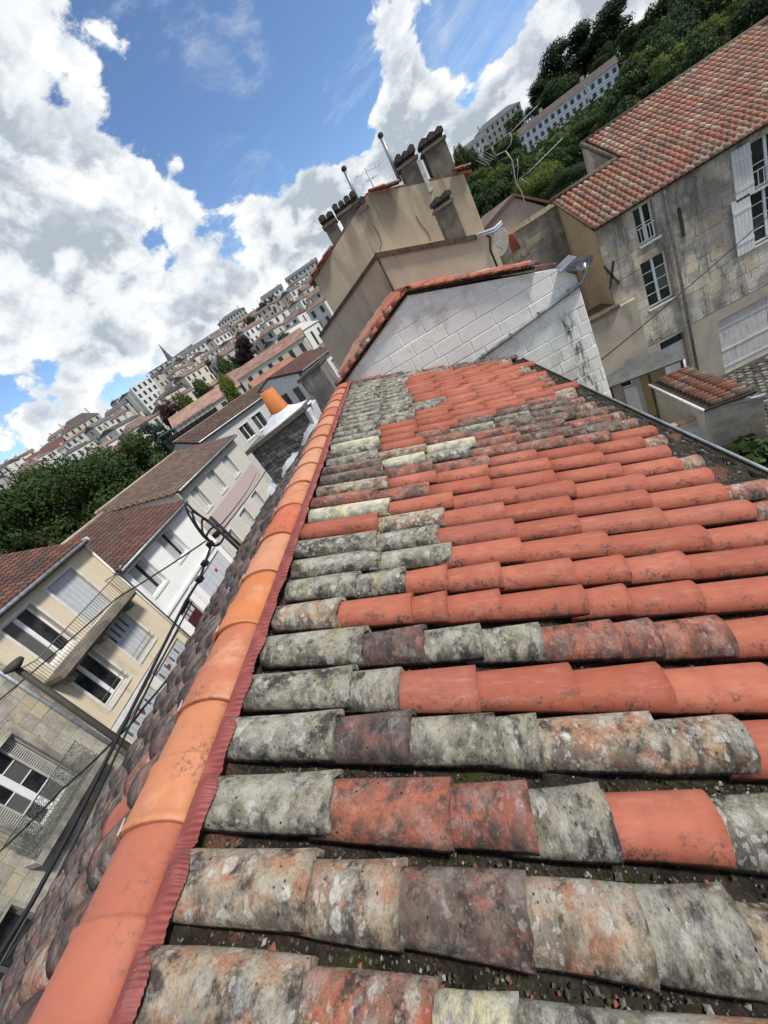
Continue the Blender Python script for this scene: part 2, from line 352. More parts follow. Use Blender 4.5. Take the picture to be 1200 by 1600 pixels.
# ------------------------------------------------------------------ tile meshes
def barrel(name, L, w0, w1, h, nseg, nlen, jag=0.0, thick=.014, seed=0, warp=0.0, flat=.12):
    r = np.random.default_rng(seed); mb = MB(); R_ = []
    ej = r.normal(0, 1, nseg+1)*jag; ej = np.convolve(np.r_[ej[0], ej, ej[-1]], [.3, .4, .3], 'valid')+r.normal(0, .35, nseg+1)*jag
    if jag > .004:
        k = r.integers(1, nseg-1); ej[k-1:k+2] -= jag*2.0*r.random()
    wy = r.normal(0, 1, 4)*warp
    for side in (0, 1):
        for i in range(nlen+1):
            t = i/nlen; w = (w0+(w1-w0)*t)/2-side*thick; hh = h*(.88+.12*t)-side*thick
            for j in range(nseg+1):
                a = math.pi*j/nseg
                x = L*t+(ej[j] if i == nlen else 0)
                y = -math.cos(a)*w*(1+flat*math.sin(a)**2)+wy[0]*math.sin(3*t+wy[1]*40)
                z = math.sin(a)**.85*hh if hh > 0 else 0
                if warp and side == 0: z += (math.sin(5*t*wy[2]*60+j)*.5)*warp*.6
                mb.v.append((x, y, z))
    S = (nlen+1)*(nseg+1); k = nseg+1
    for i in range(nlen):
        for j in range(nseg):
            a = i*k+j; mb.f.append((a, a+k, a+k+1, a+1)); mb.f.append((S+a+1, S+a+k+1, S+a+k, S+a))
    for j in range(nseg):
        a = nlen*k+j; mb.f.append((a, S+a, S+a+1, a+1)); mb.f.append((j+1, S+j+1, S+j, j))
    for i in range(nlen):
        a = i*k; mb.f.append((a, S+a, S+a+k, a+k)); b = i*k+nseg; mb.f.append((b, b+k, S+b+k, S+b))
    me = mb.mesh(name, None, True); me.materials.append(MT['G'])
    for p in me.polygons[2*nlen*nseg:]: p.use_smooth = False
    return me
# ------------------------------------------------------------------ the near house and its roof
RX, RZ = -1.30, -1.03                       # where the right slope starts under the ridge
TAN = 0.404; ALP = math.atan(TAN)
Y_END = 7.80
EAVE_X = 1.66
near = root('near_house', 'house under the camera with a long red and grey canal tile roof', 'house', (-1.4, 3.5, -10.2))
wm_near = simple('near_render', (.42, .38, .32), .95, 0, .1, 3, (.2, .18, .15), .5, .3)
MB().prism([(-3.9, -3.0, -10.2), (1.45, -3.0, -10.2), (1.45, -3.0, -2.36), (-1.45, -3.0, -1.25), (-3.9, -3.0, -2.36)], (0, Y_END+3.0-.02, 0)).build('wall', wm_near, near)
def slope_pt(x, y, up=0.0):
    return np.array([x+up*math.sin(ALP), y, RZ-(x-RX)*TAN+up*math.cos(ALP)])
ROW0, ROWD = .27, .213
def row_y(i): return ROW0+ROWD*i+(.022 if i == 0 else 0)
def row_k(i): return max(0.0, .15-.0062*(i+1)) if i > -1 else .15
NROW = 36
# deck with concave channel tiles full of dirt between the rows
nx, ny = 64, 560
xs = np.linspace(RX-.02, EAVE_X, nx); ys = np.linspace(-.75, Y_END-.02, ny)
XX, YY = np.meshgrid(xs, ys, indexing='ij')
ii = (YY-ROW0)/ROWD; kk = np.clip(.15-.0062*(ii+1), 0, .15); ph = (YY+kk*(XX+1.2)-ROW0)/ROWD
U = .010+.020*np.cos(2*math.pi*ph)+.018*(vnoise(XX*22, YY*22, 3)-.5)+.016*(vnoise(XX*55, YY*55, 4)-.5)+.03*np.maximum(0, vnoise(XX*5, YY*5, 8)-.55)
PX = XX+U*math.sin(ALP); PZ = RZ-(XX-RX)*TAN+U*math.cos(ALP)
right_slope = obj('roof_slope', npmesh('roof_slope', np.stack([PX, YY, PZ], -1).reshape(-1, 3), grid_faces(nx, ny), MT['dirt'], True), near)
right_slope['label'] = 'dirt and moss in the channels between the tile rows'
NEAR_VAR = [barrel('cover_tile', .50, .154+.006*(i % 3), .176+.006*(i % 4), .081, 16, 6, (.0015 if i < 4 else .006), .017, 10+i, (.0012 if i < 4 else .004)) for i in range(10)]
FAR_VAR = [barrel('cover_tile', .50, .154, .174, .074, 9, 2, .004 if i > 1 else .001, .017, 40+i) for i in range(5)]
def frame_mat(o, d, nrm):
    d = np.array(d, float); d /= np.linalg.norm(d); nrm = np.array(nrm, float); nrm = nrm-d*(nrm@d); nrm /= np.linalg.norm(nrm); a = np.cross(nrm, d)
    M = Matrix.Identity(4)
    for i in range(3): M[i][0] = d[i]; M[i][1] = a[i]; M[i][2] = nrm[i]; M[i][3] = o[i]
    return M
NRM = (math.sin(ALP), 0, math.cos(ALP))
def put_tile(me, parent, M, key, name='cover_tile', color=None, scale=None):
    o = bpy.data.objects.new(name, me); COL.objects.link(o); o.parent = parent
    o.matrix_basis = M @ Matrix.Diagonal((*scale, 1)) if scale else M
    o.material_slots[0].link = 'OBJECT'; o.material_slots[0].material = MT[key]
    if color: o.color = color
    return o
# rows counted from the camera: kinds of tile from the ridge down (N new, G grey, L lichen, R red-brown, P purple-brown, Y yellow, M mottled, D dark)
ROWS = {-3: 'LRLGLLGL', -2: 'GLLRLGLL', -1: 'LGLLGLLG', 0: 'LRYGLGLL', 1: 'LLDLGLLG', 2: 'GMMGNGLG', 3: 'GPGGLLNN', 4: 'GGNNNNNN', 5: 'GPGGMMMNN', 6: 'LNNNNNNN', 7: 'GGNNNNNN', 8: 'GGNNNNNN',
        9: 'GGNNNNNN', 10: 'NLNNNNNM', 11: 'YNNNNNNM', 12: 'MMNNNNNM', 13: 'LNNNNNNM', 14: 'DMMNNNMD', 15: 'DYGMMMND', 16: 'GLYMDDMM', 17: 'GNMMDMDDM', 18: 'YNMGDDDDM', 19: 'GNNDGDDDD',
        20: 'GNNNDDDMD', 21: 'GGNNNMDDM', 22: 'GGNNNNMDD'}
XJ = {0: (-1.23, -.95, -.68, -.52, -.30), 1: (-1.23, -.96, -.73, -.45, -.22, -.03), 2: (-1.22, -.92, -.59, -.38, -.19, .05, .26), 3: (-1.22, -.93, -.68, -.42, -.29, .04, .26),
      4: (-1.20, -.89, -.71, -.44, -.12, .16, .47), 5: (-1.18, -.85, -.60, -.38, -.15, .11, .25, .48, .71), 6: (-1.18, -.97, -.64, -.48, -.25, .09, .26, .52), 7: (-1.16, -.90, -.66, -.45, -.2, .12, .35, .6)}
tile_rng = random.Random(11)
def lay_right():
    cnt = 0
    for i in range(-2, NROW):
        k = row_k(i); y0 = row_y(i)
        d = np.array([1.0, -k, -TAN]); sec = np.linalg.norm(d)
        kinds = ROWS.get(i)
        if kinds is None:
            if i >= NROW-2: kinds = ''.join(tile_rng.choice('DGDM') for _ in range(9))
            else: kinds = 'GG'+('G' if tile_rng.random() < .15 else 'N')+'NNNN'+tile_rng.choice('NNM')+tile_rng.choice('DMG')
        xj = list(XJ.get(i, ())) or [-1.19+tile_rng.uniform(-.02, .03)]
        while xj[-1] < EAVE_X-.54: xj.append(xj[-1]+tile_rng.uniform(.34, .44))
        xj.append(EAVE_X-.10-tile_rng.uniform(.15, .24))
        wob = tile_rng.uniform(-.008, .008)
        for j in range(len(xj)-1):
            if xj[j+1]-xj[j] < .12: continue
            key = kinds[j] if j < len(kinds) else ('M' if i > 8 else 'N')
            if i >= 6 and key == 'N' and tile_rng.random() < .02: key = 'M'
            if i >= 9 and j == len(xj)-2: key = tile_rng.choice('RLMR')
            ex = (xj[j+1]-xj[j])*sec
            L = ex+.075
            x0 = xj[j]-(.05 if j == 0 else 0)
            if j == 0: L += .05*sec
            js = .010 if key in 'NM' else .03
            yy = y0-k*(x0+1.2)+wob+tile_rng.uniform(-js, js)*.2
            p = slope_pt(x0, yy, .026+tile_rng.uniform(-.003, .003))
            dd = d/sec+np.array([0, tile_rng.uniform(-js, js), 0])+np.array(NRM)*(.031/L+tile_rng.uniform(-.005, .005))
            nn = np.array(NRM)+np.array([0, tile_rng.uniform(-js, js)*1.8, 0])
            # the lower end laps over the next tile: start is pushed up-slope by the lap
            p = p-dd/np.linalg.norm(dd)*.0
            if i < 12: me = NEAR_VAR[tile_rng.randrange(4)] if key in 'NM' else NEAR_VAR[4+tile_rng.randrange(6)]
            else: me = FAR_VAR[tile_rng.randrange(5)]
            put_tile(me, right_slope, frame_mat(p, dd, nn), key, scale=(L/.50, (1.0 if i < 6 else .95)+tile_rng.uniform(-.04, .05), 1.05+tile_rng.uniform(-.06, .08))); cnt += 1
    return cnt
print('right tiles', lay_right())
# ridge tiles
RID_X, RID_Z, RID_A, RID_B = -1.445, -1.005, .140, .088
def ridge_mesh():
    L = .475; n = 16; prof = [(0, .016), (.003, .020), (.018, .021), (.026, .016), (.05, .012), (.455*.44, .008), (.47*.44, .0135), (.495*.44, .0145), (.51*.44, .006), (.53*.44, .003), (.44, .0), (L, -.001)]
    mb = MB(); k = n+1
    for side in (0, 1):
        for (t, g) in prof:
            for j in range(k):
                a = math.pi*j/n; g2 = g-side*.013
                y = -math.cos(a)*(RID_A+g2); z = (math.sin(a)**.9)*(RID_B+g2)
                if j in (0, n): z -= .012
                mb.v.append((t, y, z))
    S = len(prof)*k
    for i in range(len(prof)-1):
        for j in range(n):
            a = i*k+j; mb.f.append((a, a+k, a+k+1, a+1)); mb.f.append((S+a+1, S+a+k+1, S+a+k, S+a))
    for j in range(n): mb.f.append((j+1, S+j+1, S+j, j)); a = (len(prof)-1)*k+j; mb.f.append((a, S+a, S+a+1, a+1))
    for i in range(len(prof)-1):
        a = i*k; mb.f.append((a, S+a, S+a+k, a+k)); b = a+n; mb.f.append((b, b+k, S+b+k, S+b))
    me = mb.mesh('ridge_tile', None, True); me.materials.append(MT['ridge'])
    for p in me.polygons[2*(len(prof)-1)*n:]: p.use_smooth = False
    return me
ridge = MB().box(RID_X-.07, RID_X+.07, -.7, Y_END-.02, -1.14, -1.0).build('ridge', MT['dirt'], near)
RM = ridge_mesh()
RCOL = [(c0*.70, c1*.63, c2*.60) for (c0, c1, c2) in [(.52, .19, .12), (.53, .20, .125), (.53, .195, .125), (.66, .30, .155), (.58, .235, .135), (.68, .275, .115), (.68, .36, .215), (.62, .19, .10), (.68, .32, .17), (.68, .37, .225), (.70, .39, .24), (.66, .33, .20), (.64, .30, .17), (.68, .36, .22), (.60, .22, .13), (.66, .33, .21), (.60, .24, .16), (.64, .30, .20), (.58, .20, .13), (.55, .18, .12)]]
clip_me = MB().hexa([(-.004, -.005, .0), (.045, -.005, .004), (.045, .005, .004), (-.004, .005, .0), (-.004, -.005, .006), (.045, -.005, .008), (.045, .005, .008), (-.004, .005, .006)]).mesh('clip', simple('clip_metal', (.55, .52, .48), .35, .6))
for q in range(20):
    y = .205+.44*(q-2); 
    if y > Y_END-.3: break
    c = RCOL[q]
    M = frame_mat((RID_X+random.uniform(-.004, .004)+(.06*max(0, (y-5.2)/2.6)**2), y, RID_Z), (random.uniform(-.012, .012), 1, 0), (random.uniform(-.03, .03), 0, 1))
    t = put_tile(RM, ridge, M, 'ridge', 'ridge_tile', (*c, 1))
    a = math.radians(62); cl = obj('clip', clip_me); cl.parent = ridge
    cl.matrix_basis = M @ Matrix.Translation((-.005, math.cos(a)*(RID_A+.017), math.sin(a)*(RID_B+.019))) @ Matrix.Rotation(-(math.pi/2-a)*.9, 4, 'X')
# corrugated red flashing strip draped from the ridge over the tile heads
ny2, nx2 = 2700, 9
ys = np.linspace(-.7, Y_END-.03, ny2); tt = np.linspace(0, 1, nx2)
YY, TT = np.meshgrid(ys, tt, indexing='ij')
ph = (YY-ROW0)/ROWD
crest = .5+.5*np.cos(2*math.pi*ph)
edge = .060+.034*crest+.014*(vnoise(YY*9, YY*0, 5)-.5)
XX = RX-.015+TT*edge
rib = .0026*np.sin(2*math.pi*YY/.0145)*np.clip(TT*4, .2, 1)
crump = .020*(vnoise(YY*14, TT*3, 6)-.5)*TT+.010*(vnoise(YY*40, TT*4, 7)-.5)*TT
UU = .062+(.078*crest**.6-.010)*np.clip(TT*1.7, 0, 1)*(1-.10*np.clip(TT*5-4, 0, 1))+rib+crump*.5
flash = obj('flashing', npmesh('flashing', np.stack([XX+UU*math.sin(ALP), YY, RZ-(XX-RX)*TAN+UU*math.cos(ALP)], -1).reshape(-1, 3), grid_faces(ny2, nx2), MT['flash'], True), near)
flash['label'] = 'ribbed dark red flashing strip beside the ridge'
# left slope
LX = -1.58; LT = .47; LA = math.atan(LT)
def lslope_pt(x, y, up=0.0): return np.array([x-up*math.sin(LA), y, RZ-.08+(x-LX)*LT+up*math.cos(LA)])
nx, ny = 40, 360
xs = np.linspace(LX+.02, -4.25, nx); ys = np.linspace(-.7, Y_END-.02, ny)
XX, YY = np.meshgrid(xs, ys, indexing='ij'); ph = (YY-.31)/.235
U = .015+.02*np.cos(2*math.pi*ph)+.02*(vnoise(XX*20, YY*20, 13)-.5)
left_slope = obj('roof_slope', npmesh('roof_slope', np.stack([XX-U*math.sin(LA), YY, RZ-.08+(XX-LX)*LT+U*math.cos(LA)], -1).reshape(-1, 3), grid_faces(nx, ny)[:, ::-1], MT['dirt'], True), near)
left_slope['label'] = 'dark weathered slope on the street side'
LN = (-math.sin(LA), 0, math.cos(LA))
stuffV, stuffF, nv = [], [], 0
lr = random.Random(5)
lcount = 0
for i in range(-3, 32):
    y0 = .31+.235*i; x = -1.52+lr.uniform(-.03, .03)
    while x > -3.95:
        ex = lr.uniform(.34, .42); L = ex*1.105+.075
        yy = y0+lr.uniform(-.012, .012)
        dd = np.array([-1, lr.uniform(-.05, .05), -LT])/1.105+np.array(LN)*(.036/L+lr.uniform(-.01, .01))
        M = frame_mat(lslope_pt(x, yy, .028), dd, np.array(LN)+np.array([0, lr.uniform(-.1, .1), 0]))
        sc = (L/.5, 1.16+lr.uniform(-.06, .06), 1.05+lr.uniform(-.08, .1))
        key = lr.choice('DDDPPDDPD') if not (i == 3 and -2.15 < x < -1.8) else 'N'
        if lr.random() < .03: key = 'R'
        if y0 < 1.45:
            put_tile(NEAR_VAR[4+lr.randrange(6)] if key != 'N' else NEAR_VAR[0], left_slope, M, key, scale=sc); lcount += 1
        else:
            me = FAR_VAR[lr.randrange(5)]
            co = np.empty(len(me.vertices)*3, np.float32); me.vertices.foreach_get('co', co); co = co.reshape(-1, 3)*np.array(sc)
            Mn = np.array(M); co = co@Mn[:3, :3].T+Mn[:3, 3]; stuffV.append(co); stuffF += [tuple(v+nv for v in p.vertices) for p in me.polygons]; nv += len(co)
        x -= ex
mbx = MB(); mbx.v = [tuple(v) for v in np.concatenate(stuffV)]; mbx.f = stuffF
rest = mbx.build('cover_tiles', MT['D'], left_slope, True, 'stuff'); rest['label'] = 'dark weathered canal tiles running on along the street side'
print('left tiles', lcount)
# pebbles, mortar crumbs and moss tufts lying in the channels
def scatter(n, name, mat, smin, smax, seed, xr, irange, flat=.7):
    r = np.random.default_rng(seed); V = []; Fc = []; base = np.array([(1, 0, 0), (-1, 0, 0), (0, 1, 0), (0, -1, 0), (0, 0, 1), (0, 0, -1)], float); fa = [(0, 2, 4), (2, 1, 4), (1, 3, 4), (3, 0, 4), (2, 0, 5), (1, 2, 5), (3, 1, 5), (0, 3, 5)]
    for q in range(n):
        i = r.uniform(*irange); ir = math.floor(i); x = r.uniform(*xr); k = row_k(ir); y = row_y(ir)+ROWD*(.5+r.normal(0, .10))-k*(x+1.2)
        s = r.uniform(smin, smax)*(r.random()**1.5*.8+.2); c = slope_pt(x, y, .005+s*.4)
        P = base*(1+r.normal(0, .25, (6, 1)))*s; P[:, 2] *= flat; a = r.uniform(0, 6.3); ca, sa = math.cos(a), math.sin(a)
        P = np.stack([P[:, 0]*ca-P[:, 1]*sa, P[:, 0]*sa+P[:, 1]*ca, P[:, 2]], 1)
        V.append(P+c); Fc += [tuple(6*q+b for b in f) for f in fa]
    mb = MB(); mb.v = [tuple(v) for v in np.concatenate(V)]; mb.f = Fc
    return mb.build(name, mat, right_slope, False, 'stuff')
scatter(900, 'eave_gravel', simple('crumbs_eave', (.20, .185, .165), 1, 0, .5, 60), .006, .022, 6, (1.25, 1.66), (-2, 30))
scatter(3800, 'gravel', simple('crumbs', (.10, .088, .076), 1, 0, .6, 60), .003, .012, 1, (-1.2, .9), (-3, 7))
scatter(420, 'mortar_crumbs', simple('mortar_pale', (.30, .285, .26), 1, 0, .3, 60), .004, .014, 2, (-1.2, .6), (-3, 6))
scatter(260, 'tile_shards', simple('shards', (.22, .085, .06), 1, 0, .3, 60), .004, .016, 3, (-1.2, .8), (-3, 7))
scatter(2600, 'moss', simple('moss', (.040, .044, .014), 1, 0, .5, 80), .003, .010, 4, (-1.2, 1.2), (-2, 9), .9)
# gutter along the eave
gm = MB(); gn = 10; gx, gz, gr = EAVE_X+.034, RZ-(EAVE_X-RX)*TAN+.018, .030
for y in np.linspace(-.8, Y_END-.01, 14):
    for side, rr in ((0, gr), (1, gr-.006)):
        for j in range(gn+1):
            a = math.pi+math.pi*j/gn; gm.v.append((gx+math.cos(a)*rr, y, gz+math.sin(a)*rr))
K = 2*(gn+1)
for i in range(13):
    for j in range(gn):
        a = i*K+j; gm.f.append((a, a+1, a+K+1, a+K)); b = i*K+gn+1+j; gm.f.append((b+1, b, b+K, b+K+1))
    a = i*K+gn; gm.f.append((a, a+gn+1, a+K+gn+1, a+K))
zinc_old = simple('old_zinc', (.15, .16, .155), .7, .1, .3, 6, (.22, .21, .19), .6)
gut = gm.build('gutter', zinc_old, near, True); MB().tube([(gx+gr, -.8, gz+.004), (gx+gr, Y_END-.01, gz+.004)], .013, 8).build('gutter_bead', zinc, gut, True)

MB().box(gx-gr*.8, gx+gr*.8, -.8, Y_END-.02, gz-.02, gz-.006).build('gutter_debris', MT['dirt'], gut)
# ------------------------------------------------------------------ helpers for buildings
def clip_convex(poly, clip):
    """Sutherland-Hodgman in 2-D; clip counter-clockwise"""
    out = list(poly)
    for i in range(len(clip)):
        a, b = clip[i], clip[(i+1) % len(clip)]; inp, out = out, []
        def side(p): return (b[0]-a[0])*(p[1]-a[1])-(b[1]-a[1])*(p[0]-a[0])
        for j in range(len(inp)):
            p, q = inp[j], inp[(j+1) % len(inp)]; sp, sq = side(p), side(q)
            if sp >= 0: out.append(p)
            if (sp >= 0) != (sq >= 0):
                t = sp/(sp-sq); out.append((p[0]+(q[0]-p[0])*t, p[1]+(q[1]-p[1])*t))
        if len(out) < 3: return []
    return out
def subtract(r, h):
    """rectangle minus rectangle, as rectangles (u0,u1,v0,v1)"""
    u0, u1, v0, v1 = r; a0, a1, b0, b1 = h
    if a0 >= u1 or a1 <= u0 or b0 >= v1 or b1 <= v0: return [r]
    o = []
    if a0 > u0: o.append((u0, a0, v0, v1))
    if a1 < u1: o.append((a1, u1, v0, v1))
    m0, m1 = max(u0, a0), min(u1, a1)
    if b0 > v0: o.append((m0, m1, v0, b0))
    if b1 < v1: o.append((m0, m1, b1, v1))
    return o
class Fac:
    """a facade: u along the wall, v up, w out of the wall"""
    def __init__(s, O, U): s.O = np.array(O, float); s.U = np.array(U, float)/np.linalg.norm(U); s.W = np.cross(s.U, (0, 0, 1.0))
    def p(s, u, v, w=0.0): return s.O+s.U*u+np.array([0, 0, v])+s.W*w
    def box(s, mb, u0, u1, v0, v1, w0, w1):
        P = s.p; return mb.hexa([P(u0, v0, w1), P(u1, v0, w1), P(u1, v0, w0), P(u0, v0, w0), P(u0, v1, w1), P(u1, v1, w1), P(u1, v1, w0), P(u0, v1, w0)])
    def wall(s, mb, u0, u1, v0, v1, holes=(), depth=.2, w=0.0):
        us = sorted({u0, u1, *[h[0] for h in holes], *[h[1] for h in holes]}); vs_ = sorted({v0, v1, *[h[2] for h in holes], *[h[3] for h in holes]}); P = s.p
        for a, b in zip(us, us[1:]):
            for c, d in zip(vs_, vs_[1:]):
                m = ((a+b)/2, (c+d)/2)
                if any(h[0] < m[0] < h[1] and h[2] < m[1] < h[3] for h in holes): continue
                mb.quad(P(a, c, w), P(b, c, w), P(b, d, w), P(a, d, w))
        for (a, b, c, d) in holes:
            mb.quad(P(a, c, w), P(a, d, w), P(a, d, w-depth), P(a, c, w-depth)); mb.quad(P(b, d, w), P(b, c, w), P(b, c, w-depth), P(b, d, w-depth))
            mb.quad(P(a, d, w), P(b, d, w), P(b, d, w-depth), P(a, d, w-depth)); mb.quad(P(b, c, w), P(a, c, w), P(a, c, w-depth), P(b, c, w-depth))
        return mb
PVC = simple('white_frame', (.72, .73, .74), .5, 0, .05)
def window(fac, par, u0, u1, v0, v1, depth=.18, cols=2, rows=3, fw=.06, mull=.09, bar=.028, mat=None, sill=None, surround=None, w=0.0, glass=None, name='window', backing=True):
    mat = mat or PVC; mb = MB(); d0, d1 = w-depth, w-depth+.05
    fac.box(mb, u0, u0+fw, v0, v1, d0, d1); fac.box(mb, u1-fw, u1, v0, v1, d0, d1); fac.box(mb, u0+fw, u1-fw, v0, v0+fw*1.3, d0, d1); fac.box(mb, u0+fw, u1-fw, v1-fw, v1, d0, d1)
    iu0, iu1, iv0, iv1 = u0+fw, u1-fw, v0+fw*1.3, v1-fw; cells = []
    cw = (iu1-iu0-mull*(cols-1))/cols
    for c in range(cols):
        a = iu0+c*(cw+mull)
        if c: fac.box(mb, a-mull, a, iv0, iv1, d0-.002, d1+.012)
        ch = (iv1-iv0-bar*(rows-1))/rows
        for r in range(rows):
            b = iv0+r*(ch+bar)
            if r: fac.box(mb, a, a+cw, b-bar, b, d0+.004, d1-.008)
            cells.append((a, a+cw, b, b+ch))
    win = mb.build(name, mat, par)
    for (a, b, c, d) in cells: fac.box(MB(), a-.004, b+.004, c-.004, d+.004, d0+.012, d0+.02).build('pane', glass or glass_dark, win)
    if backing: fac.box(MB(), u0, u1, v0, v1, d0-.04, d0-.02).build('reveal_back', glass_dark, win)
    if sill: fac.box(MB(), u0-.06, u1+.06, v0-.07, v0, w-depth+.05, w+.07).build('sill', sill, win)
    if surround:
        mb = MB(); t, o = .11, w+.025
        fac.box(mb, u0-t, u0, v0-t, v1+t, w-.02, o); fac.box(mb, u1, u1+t, v0-t, v1+t, w-.02, o); fac.box(mb, u0, u1, v1, v1+t, w-.02, o); fac.box(mb, u0, u1, v0-t, v0, w-.02, o+.03)
        mb.build('surround', surround, win)
    return win
def blocks(fac, par, u0, u1, v0, v1, ch, lens, holes, mat, w=.012, joint=.012, clip=None, seed=1, name='stone_block', var=.006, skip=None, minpx=0):
    r = random.Random(seed); v = v1; row = 0; n = 0
    while v > v0+.02:
        h = ch*r.uniform(.9, 1.12); vb = max(v0, v-h); u = u0-r.uniform(0, lens[1])*.8
        while u < u1:
            l = r.uniform(*lens); rects = [(max(u, u0)+joint/2, min(u+l, u1)-joint/2, vb+joint/2, v-joint/2)]; u += l
            for hh in holes: rects = [x for y in rects for x in subtract(y, hh)]
            for (a, b, c, d) in rects:
                if b-a < .05 or d-c < .05: continue
                P = [(a, c), (b, c), (b, d), (a, d)]
                if clip: P = clip_convex(P, clip)
                if len(P) < 3: continue
                if skip and skip((a+b)/2, (c+d)/2): continue
                ww = w+r.uniform(-var, var); bv = min(.012, .2*min(b-a, d-c)); cu = sum(p[0] for p in P)/len(P); cv = sum(p[1] for p in P)/len(P)
                mb = MB(); k = len(P); ins = [(p[0]+(cu-p[0])*bv/max(.06, b-a)*2, p[1]+(cv-p[1])*bv/max(.06, d-c)*2) for p in P]
                mb.v = [tuple(fac.p(p[0], p[1], -.02)) for p in P]+[tuple(fac.p(p[0], p[1], ww-.006)) for p in P]+[tuple(fac.p(p[0], p[1], ww)) for p in ins]
                for lev in (0, 1): mb.f += [(lev*k+i, lev*k+(i+1) % k, (lev+1)*k+(i+1) % k, (lev+1)*k+i) for i in range(k)]
                mb.f.append(tuple(range(2*k, 3*k))); mb.build(name, mat, par); n += 1
        v = vb; row += 1
    return n
def roof_mesh(O, U, S, N, nu, ns, cw, rl, seg=5, seed=0, jitter=.3, lift=.03):
    """barrel cover tiles: columns along U, rows down S; returns V, F, tint"""
    r = np.random.default_rng(seed); O, U, S, N = [np.array(a, float) for a in (O, U, S, N)]
    a = np.linspace(0, math.pi, seg+1); V = []; Fq = []; T = []; n = 0; k = seg+1
    prof = np.stack([-np.cos(a), np.sin(a)], 1)
    for i in range(nu):
        for j in range(ns):
            wj = 1+r.uniform(-.05, .05); t = r.random()
            for e, (s, w, z) in enumerate(((j*rl, .36, 0.0), ((j+1)*rl+.04, .44, lift))):
                c = O+U*((i+.5)*cw)+S*s+N*z
                V.append(c+np.outer(prof[:, 0]*w*cw*wj, U)+np.outer(prof[:, 1]*w*cw*.95, N))
            for q in range(seg): Fq.append((n+q, n+q+1, n+k+q+1, n+k+q)); T.append(t)
            # end face
            V.append(np.array([O+U*((i+.5)*cw)+S*((j+1)*rl+.04)]))
            for q in range(0, seg): Fq.append((n+k+q, n+k+q+1, n+2*k, n+2*k)); T.append(t)
            n += 2*k+1
    return np.concatenate(V), Fq, T
def fix_quads(Fq): return [f if f[2] != f[3] else f[:3] for f in Fq]
def roof_build(name, mat, par, O, U, S, N, nu, ns, cw, rl, **kw):
    V, Fq, T = roof_mesh(O, U, S, N, nu, ns, cw, rl, **kw)
    me = bpy.data.meshes.new(name); me.from_pydata([tuple(v) for v in V], [], fix_quads(Fq)); me.update(); me.materials.append(mat)
    at = me.attributes.new('tint', 'FLOAT', 'FACE'); at.data.foreach_set('value', np.asarray(T, np.float32))
    return obj(name, me, par, 'stuff')
def tinted_tiles(name, cols, dark=(.06, .045, .04), amt=.5, scale=2.0, attr=True):
    n = NT(name); v = n.vec(rnd=not attr); r = n.n('ShaderNodeValToRGB'); n.L(n.tint() if attr else n.oi.outputs['Random'], r.inputs['Fac']); r.color_ramp.interpolation = 'CONSTANT'
    for i, c in enumerate(cols):
        e = r.color_ramp.elements[i] if i < 2 else r.color_ramp.elements.new(i/len(cols))
        e.position = i/len(cols); e.color = (*c, 1)
    c = n.mix(n.ramp(n.noise(v, scale, 6, .65), .45, .68, 0, amt), r.outputs['Color'], dark)
    c = n.mix(n.ramp(n.noise(v, 18, 5, .7), .52, .72, 0, .55), c, dark)
    n.bump(n.noise(v, 40, 4), .4, .01)
    MT[name] = n.done(c, .95); return MT[name]
dark_under = simple('roof_underlay', (.05, .04, .035), 1)
# ------------------------------------------------------------------ white gable house at the end of the ridge
GY = 7.85
wh = root('white_gable_house', 'house with a white painted block gable wall at the end of the red roof', 'house', (.8, GY+3, -10.2))
gable = [(-1.34, -10.2), (3.0, -10.2), (3.0, -1.42), (2.72, -1.16), (.37, -.26), (-1.34, -.93)]
wall_w = MB().prism([(x, GY, z) for x, z in gable], (0, 6.6, 0)).build('wall', simple('white_joint', (.70, .69, .66), .95, 0, .15, 6, (.3, .29, .26), .5), wh)
gf = Fac((0, GY, 0), (1, 0, 0))
gclip = [(-1.34, -4.0), (3.0, -4.0), (3.0, -1.42), (2.72, -1.16), (.37, -.26), (-1.34, -.93)]
def wb_mat():
    n = NT('white_block'); v = n.vec(rnd=False)
    c = n.mix(n.ramp(n.noise(v, 7, 6, .6), .3, .7), (.82, .80, .745), (.90, .88, .83))
    c = n.mix(n.math('MULTIPLY', n.oi.outputs['Random'], .22), c, (.55, .53, .49))
    c = n.mix(n.ramp(n.noise(v, 26, 6, .8), .56, .66, 0, .8), c, (.34, .32, .29))
    c = n.mix(n.ramp(n.noise(v, 2.2, 6, .65), .50, .70, 0, .6), c, (.44, .41, .355))
    # black run-off streak near the right corner
    sx = n.n('ShaderNodeSeparateXYZ'); n.L(n.tc.outputs['Object'], sx.inputs[0])
    cx = n.math('ADD', sx.outputs['X'], n.math('MULTIPLY', n.math('ADD', sx.outputs['Z'], 2.4), .06))
    band = n.math('SUBTRACT', 1.0, n.ramp(n.math('ABSOLUTE', n.math('SUBTRACT', cx, 2.66)), .02, .20))
    ver = n.math('MULTIPLY', n.ramp(sx.outputs['Z'], -1.75, -2.1), band)
    c = n.mix(n.math('MULTIPLY', ver, n.ramp(n.noise(n.vec((4, 4, .8), False), 5, 8, .78), .42, .60)), c, (.055, .055, .06))
    n.bump(n.noise(v, 45, 6, .7), .45, .008)
    MT['wblock'] = n.done(c, .92)
wb_mat()
nb = blocks(gf, wall_w, -1.34, 3.0, -4.0, -.26, .235, (.42, .66), [], MT['wblock'], .005, .006, gclip, 3, 'wall_block', .003, skip=lambda u, v: u < 1.6 and v < -1.45-.404*(u+1.3))
print('white blocks', nb)
